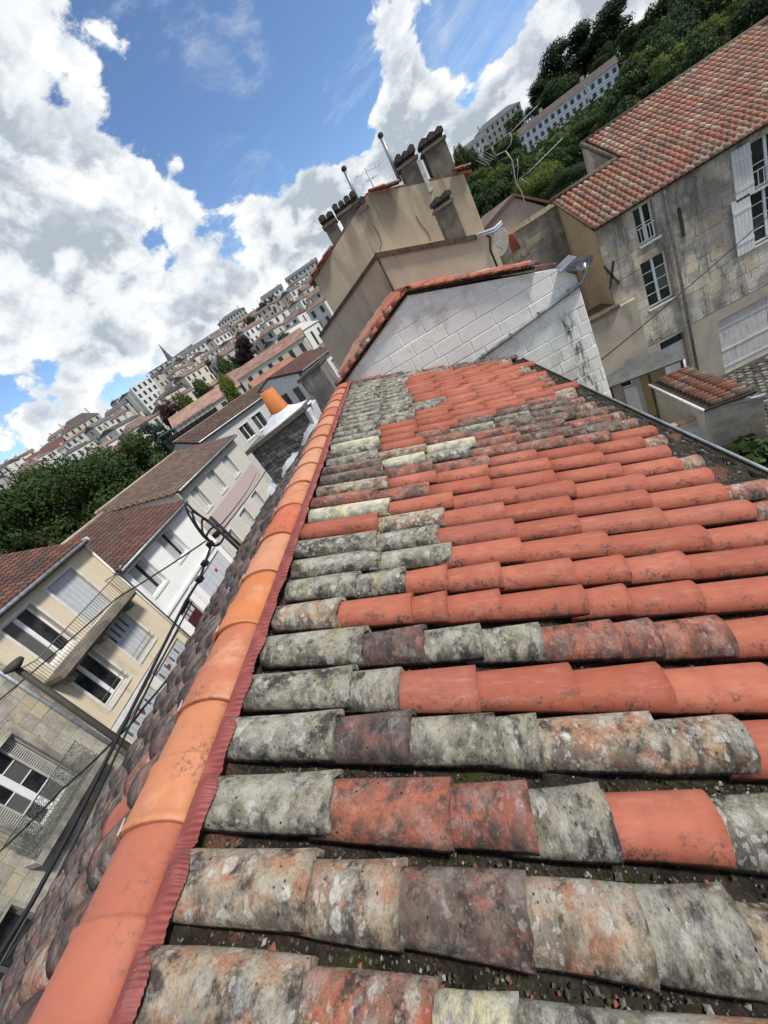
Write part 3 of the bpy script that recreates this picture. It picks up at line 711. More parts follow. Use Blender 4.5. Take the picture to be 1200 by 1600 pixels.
# verge tiles
for (a, b, n_, keys) in (((.37, -.26), (-1.42, -.97), 9, 'NMNNLMNNM'), ((.40, -.26), (2.40, -.99), 11, 'NNNNMNNNNND')):
    a3, b3 = np.array([a[0], GY-.02, a[1]]), np.array([b[0], GY-.02, b[1]]); d = (b3-a3)/np.linalg.norm(b3-a3); st = np.linalg.norm(b3-a3)/n_
    nn = np.array([abs(d[2])*np.sign(d[0]), 0, abs(d[0])])
    for lay, (dy, dz) in enumerate(((.0, .055), (.17, .06))):
        for i in range(n_):
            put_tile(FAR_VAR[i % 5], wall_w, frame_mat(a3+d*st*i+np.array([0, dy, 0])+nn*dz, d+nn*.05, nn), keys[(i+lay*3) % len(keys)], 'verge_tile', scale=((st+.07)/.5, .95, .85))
    mid = MB(); w = nn*.05
    mid.prism([a3+np.array([0, -.03, 0])+nn*.0, b3+np.array([0, -.03, 0])+nn*.0, b3+np.array([0, -.03, 0])+w, a3+np.array([0, -.03, 0])+w], (0, .5, 0)).build('verge_shadow_gap', MT['dirt'], wall_w)  # dark-coloured strip painting in the shadow gap under the verge tiles
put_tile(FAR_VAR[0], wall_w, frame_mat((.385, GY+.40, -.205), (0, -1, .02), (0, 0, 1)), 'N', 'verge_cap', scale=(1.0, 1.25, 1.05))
# roof planes behind the verge
for (a, b) in (((.37, -.26), (-1.5, -1.0)), ((.37, -.26), (2.8, -1.15))):
    MB().prism([(a[0], GY+.1, a[1]+.03), (b[0], GY+.1, b[1]+.03), (b[0], GY+.1, b[1]+.06), (a[0], GY+.1, a[1]+.06)], (0, 6.5, 0)).build('roof_plane', MT['M'], wh)
# roof cover tiles on the white house (seen edge-on)
S_ = np.array([-1.79, 0, -.71]); S_ /= np.linalg.norm(S_)
TR = tinted_tiles('roof_red_mix', [(.44, .14, .085), (.38, .13, .085), (.30, .14, .10), (.42, .28, .19), (.22, .13, .10)])
roof_build('cover_tiles', TR, wh, (.30, GY+.35, -.20), (0, 1, 0), S_, (-.37, 0, .93), 28, 5, .22, .36)
S2 = np.array([2.35, 0, -.9]); S2 /= np.linalg.norm(S2)
roof_build('cover_tiles', TR, wh, (.44, GY+.35, -.20), (0, 1, 0), S2, (.36, 0, .93), 28, 6, .22, .36)
# sloping drain pipe fixed across the gable, and the folded zinc hopper at its head
A, B = np.array([.80, GY-.05, -1.87]), np.array([3.02, GY-.05, -1.58])
pipe = MB().tube([A, A+(B-A)*.5, B, B+np.array([.10, 0, .10]), B+np.array([.14, .02, .26])], .034, 10).build('drain_pipe', zinc, wh, True)
for t in (.15, .4, .65, .9): 
    c = A+(B-A)*t; MB().box(c[0]-.012, c[0]+.012, GY-.09, GY+.005, c[2]-.05, c[2]+.05).build('pipe_clip', zinc, pipe)
hp = MB()
for i in range(9):
    a = math.pi*i/8; 
    for s_, (yy, rr) in enumerate(((GY-.20, .15), (GY+.75, .15))): hp.v.append((3.10-math.cos(a)*rr, yy, -1.30-math.sin(a)*rr*.9+.05))
for i in range(8): hp.f.append((2*i, 2*i+1, 2*i+3, 2*i+2)); hp.f.append((2*i+2, 2*i+3, 2*i+1, 2*i))
hp.build('gutter', zinc, wh, True)
MB().prism([(2.74, GY-.14, -1.24), (3.02, GY-.18, -1.16), (3.05, GY+.18, -1.12), (2.77, GY+.2, -1.20)], (0, 0, .015)).build('zinc_flap', simple('zinc_painted', (.20, .22, .25), .5, .2, .35, 5, (.25, .19, .14), .8), wh)
# ------------------------------------------------------------------ beige rendered house with chimneys behind
def beige_mat(name, a, b, soot=None):
    n = NT(name); v = n.vec(rnd=False)
    c = n.mix(n.ramp(n.noise(v, 1.2, 6, .6), .3, .7), a, b)
    c = n.mix(n.ramp(n.noise(n.vec((1, 1, .25), False), 1.5, 7, .7), .52, .70, 0, .55), c, tuple(x*.55 for x in b))
    c = n.mix(n.ramp(n.noise(v, 9, 6, .75), .58, .72, 0, .35), c, tuple(x*.5 for x in b))
    if soot:
        sz = n.n('ShaderNodeSeparateXYZ'); n.L(n.tc.outputs['Object'], sz.inputs[0])
        st = n.math('MULTIPLY', n.ramp(n.noise(n.vec((1.1, 1, .16), False), 1.7, 7, .68), .42, .60), n.ramp(sz.outputs['Z'], soot[0], soot[1])); c = n.mix(n.math('MULTIPLY', st, .5), c, (.085, .072, .06))
    n.bump(n.noise(v, 50, 5, .7), .25, .01)
    MT[name] = n.done(c, .95); return MT[name]
beige = beige_mat('beige_render', (.55, .45, .33), (.47, .38, .275), (.2, 2.4))
beige2 = beige_mat('beige_render_brown', (.50, .405, .30), (.43, .345, .255))
coping = simple('mossy_coping', (.10, .075, .055), 1, 0, .4, 10, (.05, .05, .04), .6, .6)
cem = simple('chimney_cement', (.155, .130, .105), .95, 0, .25, 4, (.06, .052, .045), .8, .4)
sooty = simple('chimney_soot', (.060, .050, .044), 1, 0, .4, 14, (.10, .085, .07), .4, .6)
BY, AY = 16.0, 14.45
bh = root('beige_house', 'tall beige rendered house with several dark chimneys on its gable', 'house', (1.5, BY+4, -10.2))
def q2(p, y): a = aty(p, y); return (a[0], a[2])
mp = [q2((491, 437), BY), q2((574, 305), BY), q2((730, 268), BY)]
xl, xr = mp[0][0], q2((780, 420), BY)[0]
base = [(xl, -10.2), (xr, -10.2), (xr, mp[2][1]), (mp[1][0], mp[1][1]), (xl, mp[0][1])]
bw = MB().prism([(x, BY, z) for x, z in base], (0, 7.5, 0)).build('wall', beige, bh)
for (a, b) in ((mp[1], (xl-.25, mp[0][1]-.06)), (mp[1], (xr+.25, mp[2][1]-.08))):
    MB().prism([(a[0], BY+.02, a[1]), (b[0], BY+.02, b[1]), (b[0], BY+.02, b[1]+.07), (a[0], BY+.02, a[1]+.07)], (0, 7.6, 0)).build('roof_plane', MT['M'], bh)
for (pa_, pb_) in (((575, 300), (620, 287)), ((706, 268), (730, 261)), ((519, 384), (490, 430))):
    a, b = aty(pa_, BY), aty(pb_, BY); d = b-a; Ln = np.linalg.norm(d); d /= Ln; nn = np.array([abs(d[2])*np.sign(d[0]), 0, abs(d[0])]); k_ = max(2, round(Ln/.42))
    for i in range(k_):
        for dy in (-.10, .12): put_tile(FAR_VAR[i % 5], bw, frame_mat(a+d*Ln/k_*i+np.array([0, dy, -.02]), d+nn*.05, nn), random.choice('NMNMR'), 'verge_tile', scale=((Ln/k_+.08)/.5, 1.2, 1.0))
def chimney(px_top0, px_top1, px_base, y0, dep, pots=3, shaft=cem, cap=True, extra=0):
    """px_top0/px_top1 the two upper front corners, px_base a point at the foot"""
    a, b, c = aty(px_top0, y0), aty(px_top1, y0), aty(px_base, y0)
    x0, x1 = min(a[0], b[0]), max(a[0], b[0]); wx = (x1-x0)*.02; x0 -= wx; x1 += wx; zt = (a[2]+b[2])/2; zb = c[2]
    ch = MB().box(x0, x1, y0, y0+dep, zb, zt-.32).build('chimney', shaft, bh)
    MB().box(x0-.05, x1+.05, y0-.05, y0+dep+.05, zt-.32, zt-.24).build('chimney_band', cem, ch)
    MB().box(x0+.02, x1-.02, y0+.02, y0+dep-.02, zt-.24, zt-.14).build('chimney_neck', sooty, ch)
    n_ = max(2, int((x1-x0)/.19))
    for i in range(n_):
        u0, u1 = x0-.05+(x1-x0+.1)*i/n_, x0-.05+(x1-x0+.1)*(i+1)/n_; r = random.uniform(-.03, .04)
        MB().prism([(u0+.01, y0-.06, zt-.14), (u1-.01, y0-.06, zt-.14), (u1-.015, y0-.05, zt-.02+r), ((u0+u1)/2, y0-.04, zt+.03+r), (u0+.015, y0-.05, zt-.02+r)], (0, dep+.1, 0)).build('cap_tile', sooty, ch)
    return ch
chimney((498, 340), (516, 330), (530, 402), BY+.01, .55)
chimney((519, 320), (552, 303), (555, 362), BY+.01, .55)
chimney((553, 318), (566, 308), (570, 342), BY+.01, .5)
chimney((617, 243), (645, 232), (640, 300), BY+.01, .6)
chimney((655, 218), (688, 200), (712, 310), BY+.008, .6)
ta_, tb_ = aty((655, 218), BY), aty((688, 200), BY); MB().box(ta_[0]+.02, tb_[0]-.02, BY-.07, BY+.006, -1.0, aty((705, 290), BY)[2]).build('chimney_breast', beige2, bh)
# chimney standing in front of the wall on the annex
chimney((675, 312), (700, 297), (735, 385), AY+.35, .55)
for (t, b) in (((595, 213), (616, 262)), ((538, 265), (556, 308))):
    T, B_ = aty(t, BY+.2), aty(b, BY+.2); fl = MB().tube([B_-np.array([0, 0, .4]), T], .06, 10).build('flue_pipe', zinc, bh, True)
    MB().lathe(T, [(.085, -.02), (.09, .05), (.05, .09), (.0, .09)], 12).build('flue_cap', black_metal, fl, True)
stoneb = simple('pale_stone', (.52, .50, .45), .95, 0, .2, 8, (.25, .23, .2), .4, .4)
for q in ((598, 375), (600, 375)): pass
for (p0, p1) in (((652, 262), (672, 282)),):
    a, b = aty(p0, BY-.06), aty(p1, BY-.06)
    MB().box(min(a[0], b[0])+.05, min(a[0], b[0])+.17, BY-.08, BY+.3, min(a[2], b[2])-.25, max(a[2], b[2])+.15).build('flashing', stoneb, bh)
# cracks in the render
crm = simple('crack_fill', (.16, .125, .09), 1)
for pts in (((650, 337), (656, 348), (664, 358), (670, 366), (673, 375)), ((583, 352), (592, 366), (596, 380), (594, 392))):
    MB().tube([aty(p, BY-.004) for p in pts], .012, 5).build('crack', crm, bh)
# lower annex of the same render
an = root('beige_annex', 'low beige rendered annex with mossy coping against the beige house', 'annex', (0, AY+.7, -10.2))
ap, al, ar = aty((588, 402), AY), aty((500, 527), AY), aty((768, 366), AY)
Pk = [(ap[0], ap[2]), (ar[0], ar[2])]
arx = ar[0]
MB().prism([(ap[0], AY, -3.0), (arx, AY, -3.0), (arx, AY, ar[2]), (ap[0], AY, ap[2])], (0, BY-AY-.004, 0)).build('wall', beige, an)
# left wall of the annex turns away from the camera
al2 = aty((500, 527), AY+1.45); 
lw = MB().prism([(ap[0]-.004, AY+.004, -3.0), (ap[0]-.004, AY+.004, ap[2]), (al2[0], AY+1.45, al2[2]), (al2[0], AY+1.45, -6.0)], (.0, .10, 0)); lw.build('wall', beige2, an)
def coping_bar(a, b, t=.13, h=.12):
    a, b = np.array(a), np.array(b); return MB().prism([a+np.array([0, -.07, -.02]), b+np.array([0, -.07, -.02]), b+np.array([0, -.07, h]), a+np.array([0, -.07, h])], (0, t+.12, 0))
mid = aty((745, 373), AY)
coping_bar((ap[0], AY, ap[2]), (mid[0], AY, mid[2])).build('coping', coping, an)
coping_bar((al2[0], AY+1.45, al2[2]), (ap[0], AY, ap[2]), .1, .08).build('coping', coping, an)
MB().tube([(ap[0]+.02, AY-.02, ap[2]-.05), (ap[0]+.03, AY-.02, -1.2)], .03, 6).build('corner_joint', simple('dark_joint', (.075, .06, .05), 1), an)
for off, c in ((.02, (.34, .34, .40)), (.09, (.48, .48, .52))):
    MB().tube([mid+np.array([0, -.06, off]), ar+np.array([.1, -.06, off]), ar+np.array([.45, .3, off+.05])], .035, 8).build('pipe', simple('pipe_%d' % int(off*100), c, .5), an, True)
st_ = simple('soot_stain', (.085, .08, .08), 1, 0, .3, 5)
z0 = aty((625, 455), AY); z1 = aty((760, 425), AY)
MB().prism([z0+np.array([0, -.02, -.6]), z1+np.array([0, -.02, -.6]), z1+np.array([0, -.02, .02]), z0+np.array([0, -.02, .06])], (0, .012, 0)).build('zinc_upstand', st_, an)
# drain pipe bend on the annex right corner
P0 = aty((757, 366), AY-.05); MB().tube([P0, P0+np.array([.12, 0, -.15]), P0+np.array([.0, 0, -.45]), P0+np.array([.02, 0, -1.3])], .03, 8).build('drain_pipe', black_metal, an, True)
def antenna(name, label, base, h, booms, mat=zinc, group=None):
    b = np.array(base); r_ = root(name, label, 'antenna', b, group)
    MB().tube([b, b+np.array([0, 0, h])], .018, 6).build('mast', mat, r_, True)
    for (z, ang, L, n, el) in booms:
        d = np.array([math.cos(ang), math.sin(ang), .0]); p = np.array([-d[1], d[0], 0]); c = b+np.array([0, 0, z])
        bo = MB().tube([c-d*L*.4, c+d*L*.6], .012, 6).build('boom', mat, r_)
        for i in range(n):
            q = c+d*(-.4+i/(n-1))*L; MB().tube([q-p*el*(1-.4*i/n), q+p*el*(1-.4*i/n)], .006, 4).build('element', mat, bo)
    return r_
antenna('tv_antenna', 'small thin rooftop antenna between the metal flue pipes of the beige house', aty((588, 302), BY+2.0)+np.array([0, 0, -.3]), 1.1, [(1.0, .5, 1.0, 6, .16), (.75, .7, .5, 3, .25)])
# ------------------------------------------------------------------ grey stone building on the right, with its courtyard
SY = 18.0; GZ = -10.15
sb = root('stone_building', 'weathered grey stone building with red and cream canal tile roof on the right', 'building', (12, SY+3, GZ))
sf = Fac((0, SY, 0), (1, 0, 0))
c0 = aty((928, 354), SY); UX0, UX1 = c0[0], 18.5; EZ = c0[2]-.02
def rect(tl, br_, y=SY): a = aty(tl, y); b = aty(br_, y); return (a[0], b[0], b[2], a[2])
w_low = (9.13, 10.10, -5.95, -4.15)
w_up = rect((985, 326), (1030, 372)); w_up = (w_up[0]+.05, w_up[1]-.0, -3.58, -2.30)
pr_ = aty((1178, 260), SY); pl_ = aty((1180, 340), SY)
w_r1 = (pr_[0]-.05, pr_[0]+1.05, pr_[2]-.75, pr_[2]+.75); w_r2 = (pl_[0]-.1, pl_[0]+1.0, pl_[2]-.95, pl_[2]+.85)
g0 = aty((1120, 503), SY); g1 = aty((1135, 582), SY); gar = (g0[0], 15.2, GZ, g0[2])
d0 = aty((1030, 535), SY); door_r = (d0[0]-.0, d0[0]+.95, GZ, d0[2]-.05)
holes = [w_low, w_up, w_r1, w_r2, gar, door_r]
stoneA = stone_mat('grey_ashlar', (.62, .575, .495), (.49, .455, .395), (.145, .135, .122), .7, .16)
mort = simple('mortar_lime', (.33, .30, .25), 1, 0, .15, 6, (.14, .13, .12), .6)
sw = sf.wall(MB(), UX0, UX1, GZ, EZ, holes, .32).build('wall', mort, sb)
rend = beige_mat('ground_floor_render', (.42, .37, .30), (.33, .29, .235))
lowh = -7.35
nb = blocks(sf, sw, UX0, 14.6, lowh, EZ-.02, .36, (.45, .95), [(h[0]-.02, h[1]+.02, h[2]-.02, h[3]+.02) for h in holes], stoneA, .012, .012, None, 5, 'stone_block', .008)
print('stone blocks', nb)
sf.wall(MB(), UX0, UX1, GZ, lowh-.02, [gar, (door_r[0], door_r[1], GZ, door_r[3])], .0, .018).build('render_band', rend, sb)
frame_w = simple('old_white_paint', (.70, .70, .70), .6, 0, .06)
window(sf, sb, *w_low, depth=.2, cols=2, rows=4, mat=frame_w, sill=stoneb)
wu = window(sf, sb, *w_up, depth=.2, cols=2, rows=2, mat=frame_w, sill=stoneb)
# little guard rail on the upper window
for wq in (w_up, w_r1):
    mb = MB(); sf.box(mb, wq[0], wq[1], wq[2]+.55, wq[2]+.58, -.06, -.03)
    for i in range(1, 6): u = wq[0]+(wq[1]-wq[0])*i/6; sf.box(mb, u-.01, u+.01, wq[2]+.05, wq[2]+.55, -.055, -.035)
    mb.build('guard_rail', frame_w, sb)
window(sf, sb, *w_r1, depth=.2, cols=2, rows=2, mat=frame_w, sill=stoneb)
window(sf, sb, *w_r2, depth=.2, cols=2, rows=4, mat=frame_w, sill=stoneb)
shut = simple('white_shutter', (.60, .61, .60), .8, 0, .06, 5, (.33, .33, .31), .5)
for wq in (w_r1, w_r2):
    u1 = wq[0]-.03; u0 = u1-.62
    for i in range(5):
        a, b = u0+(u1-u0)*i/5, u0+(u1-u0)*(i+1)/5; sf.box(MB(), a+.004, b-.004, wq[2]-.05, wq[3]+.05, .02, .055).build('shutter_board', shut, sb)
    for t in (.2, .8): v = wq[2]+(wq[3]-wq[2])*t; sf.box(MB(), u0+.03, u1, v-.05, v+.05, .056, .07).build('shutter_batten', shut, sb)
gd = simple('garage_paint', (.54, .52, .50), .8, 0, .1, 4, (.27, .26, .25), .7, .2, 3.0)
for i in range(18):
    a = gar[0]+(gar[1]-gar[0])*i/18; b = gar[0]+(gar[1]-gar[0])*(i+1)/18; g_ = .02 if i in (8, 9) else .003
    sf.box(MB(), a+.003, b-g_, gar[2]+.02, gar[3]-.03, -.12, -.08).build('garage_board', gd, sb)
for v in (gar[3]-.4, gar[2]+1.0, gar[2]+.25): sf.box(MB(), gar[0]+.05, gar[1]-.05, v-.04, v+.04, -.079, -.06).build('garage_rail', gd, sb)
dw = sf.box(MB(), door_r[0], door_r[1], door_r[2], door_r[3]-.42, -.2, -.14).build('door', shut, sb); sf.box(MB(), door_r[0]+.05, door_r[1]-.05, door_r[3]-.36, door_r[3]-.06, -.19, -.15).build('fanlight', glass_dark, dw)
sf.box(MB(), door_r[0]-.02, door_r[1]+.02, door_r[3]-.42, door_r[3]-.36, -.2, -.12).build('transom', shut, dw)
# lintels
for wq in (w_low, w_up): sf.box(MB(), wq[0]-.18, wq[1]+.18, wq[3]+.005, wq[3]+.26, -.02, .022).build('lintel', stoneA, sb)
# iron wall anchors
rust = simple('rusty_iron', (.05, .035, .028), .9)
xa = aty((955, 430), SY); mbk = MB()
for s_ in (-1, 1): mbk.hexa([sf.p(xa[0]+s_*du, xa[2]+dv, w) for w in (.02, .06) for du, dv in ((-.22, -.42), (-.15, -.45), (.22, .42), (.15, .45))])
mbk.build('wall_anchor', rust, sb)
va = aty((1064, 350), SY); sf.box(MB(), va[0]-.05, va[0]+.05, va[2]-.45, va[2]+.55, .02, .05).build('wall_anchor', rust, sb)
# gutter, downpipe
MB().tube([sf.p(UX0-.1, EZ+.03, .16), sf.p(UX1, EZ+.03, .16)], .07, 10).build('gutter', zinc_old, sb, True)
dp = aty((1038, 305), SY-.1)[0]
MB().tube([sf.p(dp, EZ, .14), sf.p(dp+.02, EZ-.3, .10), sf.p(dp+.02, GZ, .10)], .055, 10).build('downpipe', zinc, sb, True)
# roof
tanr = .52; sec = math.sqrt(1+tanr*tanr); SD = np.array([0, -1, -tanr])/sec; NN = np.array([0, -tanr, 1])/sec
xs_ = UX0-.15; XS2 = aty((966, 252), 20.4)[0]
y_low = SY+2.55; y_top = SY+4.85
def rz(y): return EZ+.08+(y-SY)*tanr
TC = [(.37, .28, .205), (.28, .215, .165), (.40, .155, .105), (.37, .150, .108), (.30, .165, .125), (.20, .155, .125), (.40, .185, .125), (.46, .37, .275), (.35, .15, .108), (.25, .20, .155)]
TC = [tuple(.58*q+.42*w for q, w in zip(t, (.33, .185, .13))) for t in TC]
rm_obj = tinted_tiles('canal_mix', TC, attr=False); rm_at = tinted_tiles('canal_mix_far', TC, attr=True)
deck = MB()
deck.prism([(xs_, SY-.25, rz(SY-.25)), (UX1, SY-.25, rz(SY-.25)), (UX1, y_low, rz(y_low)), (xs_, y_low, rz(y_low))], (0, 0, -.06))
deck.prism([(XS2, y_low+.004, rz(y_low)), (UX1, y_low+.004, rz(y_low)), (UX1, y_top, rz(y_top)), (XS2, y_top, rz(y_top))], (0, 0, -.06))
rdeck = deck.build('roof', dark_under, sb)
CW, RL = .235, .30
tmesh = MB()
seg = 6
for s_, w, z in ((0, .085, .0), (RL+.04, .105, .028)):
    for j in range(seg+1): a = math.pi*j/seg; tmesh.v.append((s_, -math.cos(a)*w, math.sin(a)*w*.95+z))
tmesh.v.append((RL+.04, 0, .0))
for j in range(seg): tmesh.f.append((j, seg+1+j, seg+2+j, j+1)); tmesh.f.append((seg+1+j, 2*seg+2, seg+2+j))
tme = tmesh.mesh('cover_tile', rm_obj, True); n = 0
MT['canal'] = rm_obj
nu = int((16.5-xs_)/CW); done = set()
rows_low = int((y_low-SY+.25)*sec/RL)
for j in range(rows_low):
    for i in range(nu):
        if n >= 300: break
        x = xs_+.12+CW*i; s0 = (y_low-SY+.25)*sec-RL*(j+1)     # row j counted up from the eave
        p = np.array([x, y_low, rz(y_low)])+SD*s0+NN*.02
        if x > 12.2 and j > 4: continue
        M = frame_mat(p, SD+np.array([random.uniform(-.03, .03), 0, 0]), NN); put_tile(tme, rdeck, M, 'canal'); n += 1; done.add((i, j))
V, Fq, T, nv_ = [], [], [], 0
tot = int((y_top-SY+.25)*sec/RL); r2 = np.random.default_rng(3)
tv = np.array(tmesh.v)
for j in range(tot):
    for i in range(nu+4):
        if (i, j) in done: continue
        x = xs_+.12+CW*i
        if j >= rows_low and x < XS2+.1: continue
        p = np.array([x, y_low, rz(y_low)])+SD*((y_low-SY+.25)*sec-RL*(j+1))+NN*.02
        M = np.array(frame_mat(p, SD+np.array([r2.uniform(-.03, .03), 0, 0]), NN)); V.append(tv@M[:3, :3].T+M[:3, 3]); t = r2.random()
        Fq += [tuple(nv_+a for a in f) for f in tmesh.f]; T += [t]*len(tmesh.f); nv_ += len(tv)
me = bpy.data.meshes.new('cover_tiles'); me.from_pydata([tuple(v) for v in np.concatenate(V)], [], Fq); me.update(); me.materials.append(rm_at)
at_ = me.attributes.new('tint', 'FLOAT', 'FACE'); at_.data.foreach_set('value', np.asarray(T, np.float32)); obj('cover_tiles', me, rdeck, 'stuff')
for (xa_, xb_, yy) in ((xs_, XS2, y_low), (XS2, UX1, y_top)): MB().tube([(xa_-.05, yy, rz(yy)+.04), (xb_, yy, rz(yy)+.04)], .11, 8).build('ridge_cap', coping, sb, True)
MB().tube([(XS2, y_low, rz(y_low)+.05), (XS2, y_top, rz(y_top)+.05)], .09, 8).build('verge_cap', coping, sb, True)
MB().tube([(xs_, SY-.2, rz(SY-.2)+.03), (xs_, y_low, rz(y_low)+.03)], .05, 8).build('verge_cap', coping, sb, True)
# bodies behind the facade
side = beige_mat('side_render', (.42, .36, .27), (.33, .28, .205))
MB().prism([(UX0, SY+.33, GZ), (UX0, y_low, GZ), (UX0, y_low, rz(y_low)-.06), (UX0, SY+.33, rz(SY+.33)-.06)], (UX1-UX0, 0, 0)).build('wall', side, sb)
MB().prism([(UX0-.003, SY, GZ), (UX0-.003, SY+.33, GZ), (UX0-.003, SY+.33, rz(SY+.33)-.07), (UX0-.003, SY, rz(SY)-.07)], (.02, 0, 0)).build('wall', side, sb)
MB().prism([(XS2, y_low, GZ), (XS2, y_top+.1, GZ), (XS2, y_top+.1, rz(y_top)-.05), (XS2, y_low, rz(y_low)-.05)], (UX1-XS2, 0, 0)).build('wall', stoneA, sb)
# lower rendered wing left of the facade, with dark coping
wing = root('lower_wing', 'low beige rendered wing with dark coping beside the stone building', 'annex', (7.4, SY, GZ))
LY = SY-.25; la, lb = aty((905, 512), LY), aty((992, 470), LY)
MB().box(la[0]-.6, lb[0]+.05, LY, SY-.004, GZ, (la[2]+lb[2])/2).build('wall', rend, wing)
MB().box(la[0]-.6, UX0+.02, LY-.12, SY+1.2, (la[2]+lb[2])/2, (la[2]+lb[2])/2+.13).build('coping', coping, wing)
# rubble garden wall and satellite dish between the two houses
gw = root('garden_wall', 'tall grey rubble stone wall between the beige house and the stone building', 'wall', (6.5, 20.75, GZ))
GWY = 20.75; gwf = Fac((0, GWY, 0), (1, 0, 0)); ga, gb = aty((795, 372), GWY), aty((872, 330), GWY)
gx0, gx1 = 4.6, UX0+.6; gzt = (ga[2]+gb[2])/2+.15
gwm = stone_mat('rubble_wall', (.32, .30, .265), (.22, .205, .18), (.085, .08, .072), .5)
gwall = MB().box(gx0, gx1, GWY, GWY+.4, GZ, gzt).build('wall', mort, gw)
blocks(gwf, gwall, gx0, gx1, -4.6, gzt, .26, (.3, .7), [], gwm, .015, .014, None, 9, 'stone', .012)
MB().prism([(gx0-.05, GWY-.08, gzt), (gx1, GWY-.08, gzt), (gx1, GWY+.2, gzt+.16), (gx0-.05, GWY+.2, gzt+.16)], (0, .3, 0)).build('coping', simple('moss_coping2', (.16, .14, .09), 1, 0, .3, 8, (.07, .08, .03), .7, .5), gw)
dk = root('satellite_dish', 'white satellite dish facing left above the red verge of the white gable', 'satellite dish', aty((800, 405), 15.6))
dc = aty((786, 378), 15.6); ax = np.array([-.83, -.45, .32]); ax /= np.linalg.norm(ax)
prof = [(.0, .0), (.15, .018), (.28, .06), (.38, .12), (.39, .12), (.28, .045), (.15, .004), (.0, -.015)]
MB().lathe(dc, prof, 24, ax).build('reflector', simple('dish_white', (.55, .56, .57), .5), dk, True)
MB().tube([dc, dc-ax*.15, dc-ax*.18+np.array([0, 0, -.9])], .025, 8).build('mount', zinc, dk, True)
MB().tube([dc-np.array([0, 0, .3]), dc+ax*.45], .012, 6).build('arm', zinc, dk); MB().tube([dc+ax*.43, dc+ax*.50], .035, 8).build('receiver', zinc, dk)
od = root('terracotta_pot', 'orange terracotta chimney pot behind the satellite dish', 'chimney pot', aty((808, 395), 16.2))
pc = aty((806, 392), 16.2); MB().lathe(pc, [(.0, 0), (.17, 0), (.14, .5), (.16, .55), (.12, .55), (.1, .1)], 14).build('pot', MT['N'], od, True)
# ------------------------------------------------------------------ courtyard
court = MB().box(4.2, 26, 8.0, SY, GZ-.1, GZ).build('courtyard', simple('court_soil', (.055, .052, .048), 1, 0, .4, 4, (.06, .075, .03), .6), None); court['kind'] = 'structure'
cob = stone_mat('cobble', (.27, .26, .24), (.17, .165, .155), (.06, .058, .055), .4, .6)
cob_me = []
for s_ in range(5):
    r = np.random.default_rng(60+s_); mb = MB(); k = 6; rings = ((1.0, -.04), (1.0, .02), (.72, .05))
    jr = 1+r.normal(0, .12, k)
    for (rr, z) in rings:
        for j in range(k): a = 2*math.pi*j/k; mb.v.append((math.cos(a)*rr*jr[j]*.125, math.sin(a)*rr*jr[j]*.105, z))
    for lv in (0, 1): mb.f += [(lv*k+j, lv*k+(j+1) % k, (lv+1)*k+(j+1) % k, (lv+1)*k+j) for j in range(k)]
    mb.f.append(tuple(range(2*k, 3*k))); cob_me.append(mb.mesh('cobble', cob))
cr_ = random.Random(2); ncob = 0
spots = []
for i in range(60):
    for j in range(60):
        x = 9.2+.275*i+(.137 if j % 2 else 0)+cr_.uniform(-.03, .03); y = 9.6+.235*j+cr_.uniform(-.03, .03)
        if y > SY-.3: continue
        v = RC@np.array([x, y, GZ]);
        if v[2] < .5: continue
        px, py = 600+F_PX*v[0]/v[2], 800-F_PX*v[1]/v[2]
        if px > 1215 or px < 1070 or py > 740+(px-1200)*.5 or py < 540: continue
        spots.append((x, y))
cr_.shuffle(spots)
for (x, y) in sorted(spots, key=lambda p: p[1])[:520]:
    if ncob < 300:
        o = obj('cobble', cob_me[cr_.randrange(5)]); o.parent = court; o.matrix_basis = Matrix.Translation((x, y, GZ+cr_.uniform(-.01, .012))) @ Matrix.Rotation(cr_.uniform(-.3, .3), 4, 'Z'); ncob += 1
if len(spots) > 300:
    mb = MB()
    for (x, y) in sorted(spots, key=lambda p: p[1])[300:]:
        me = cob_me[cr_.randrange(5)]; n0 = len(mb.v); mb.v += [(v.co.x+x, v.co.y+y, v.co.z+GZ) for v in me.vertices]; mb.f += [tuple(n0+a for a in p.vertices) for p in me.polygons]
    mb.build('cobbles', cob, court, False, 'stuff')
print('cobbles', len(spots))
# small tiled shed
SZ = GZ+2.25
sh = root('tiled_shed', 'small courtyard shed with mossy red tile roof and concrete block wall', 'shed', (9, 11, GZ))
q_l, q_b, q_r, q_f = atz((1014, 601), SZ+.15), atz((1076, 574), SZ+.35), atz((1157, 607), SZ+.2), atz((1100, 641), SZ)
print('shed', q_l.round(2), q_b.round(2), q_r.round(2), q_f.round(2))
blockm = stone_mat('concrete_block', (.36, .345, .31), (.28, .265, .24), (.13, .125, .115), .4, .25)
shw = simple('shed_render', (.40, .38, .34), .95, 0, .12, 4, (.2, .19, .17), .5)
Uv = (q_b-q_l); Uv[2] = 0
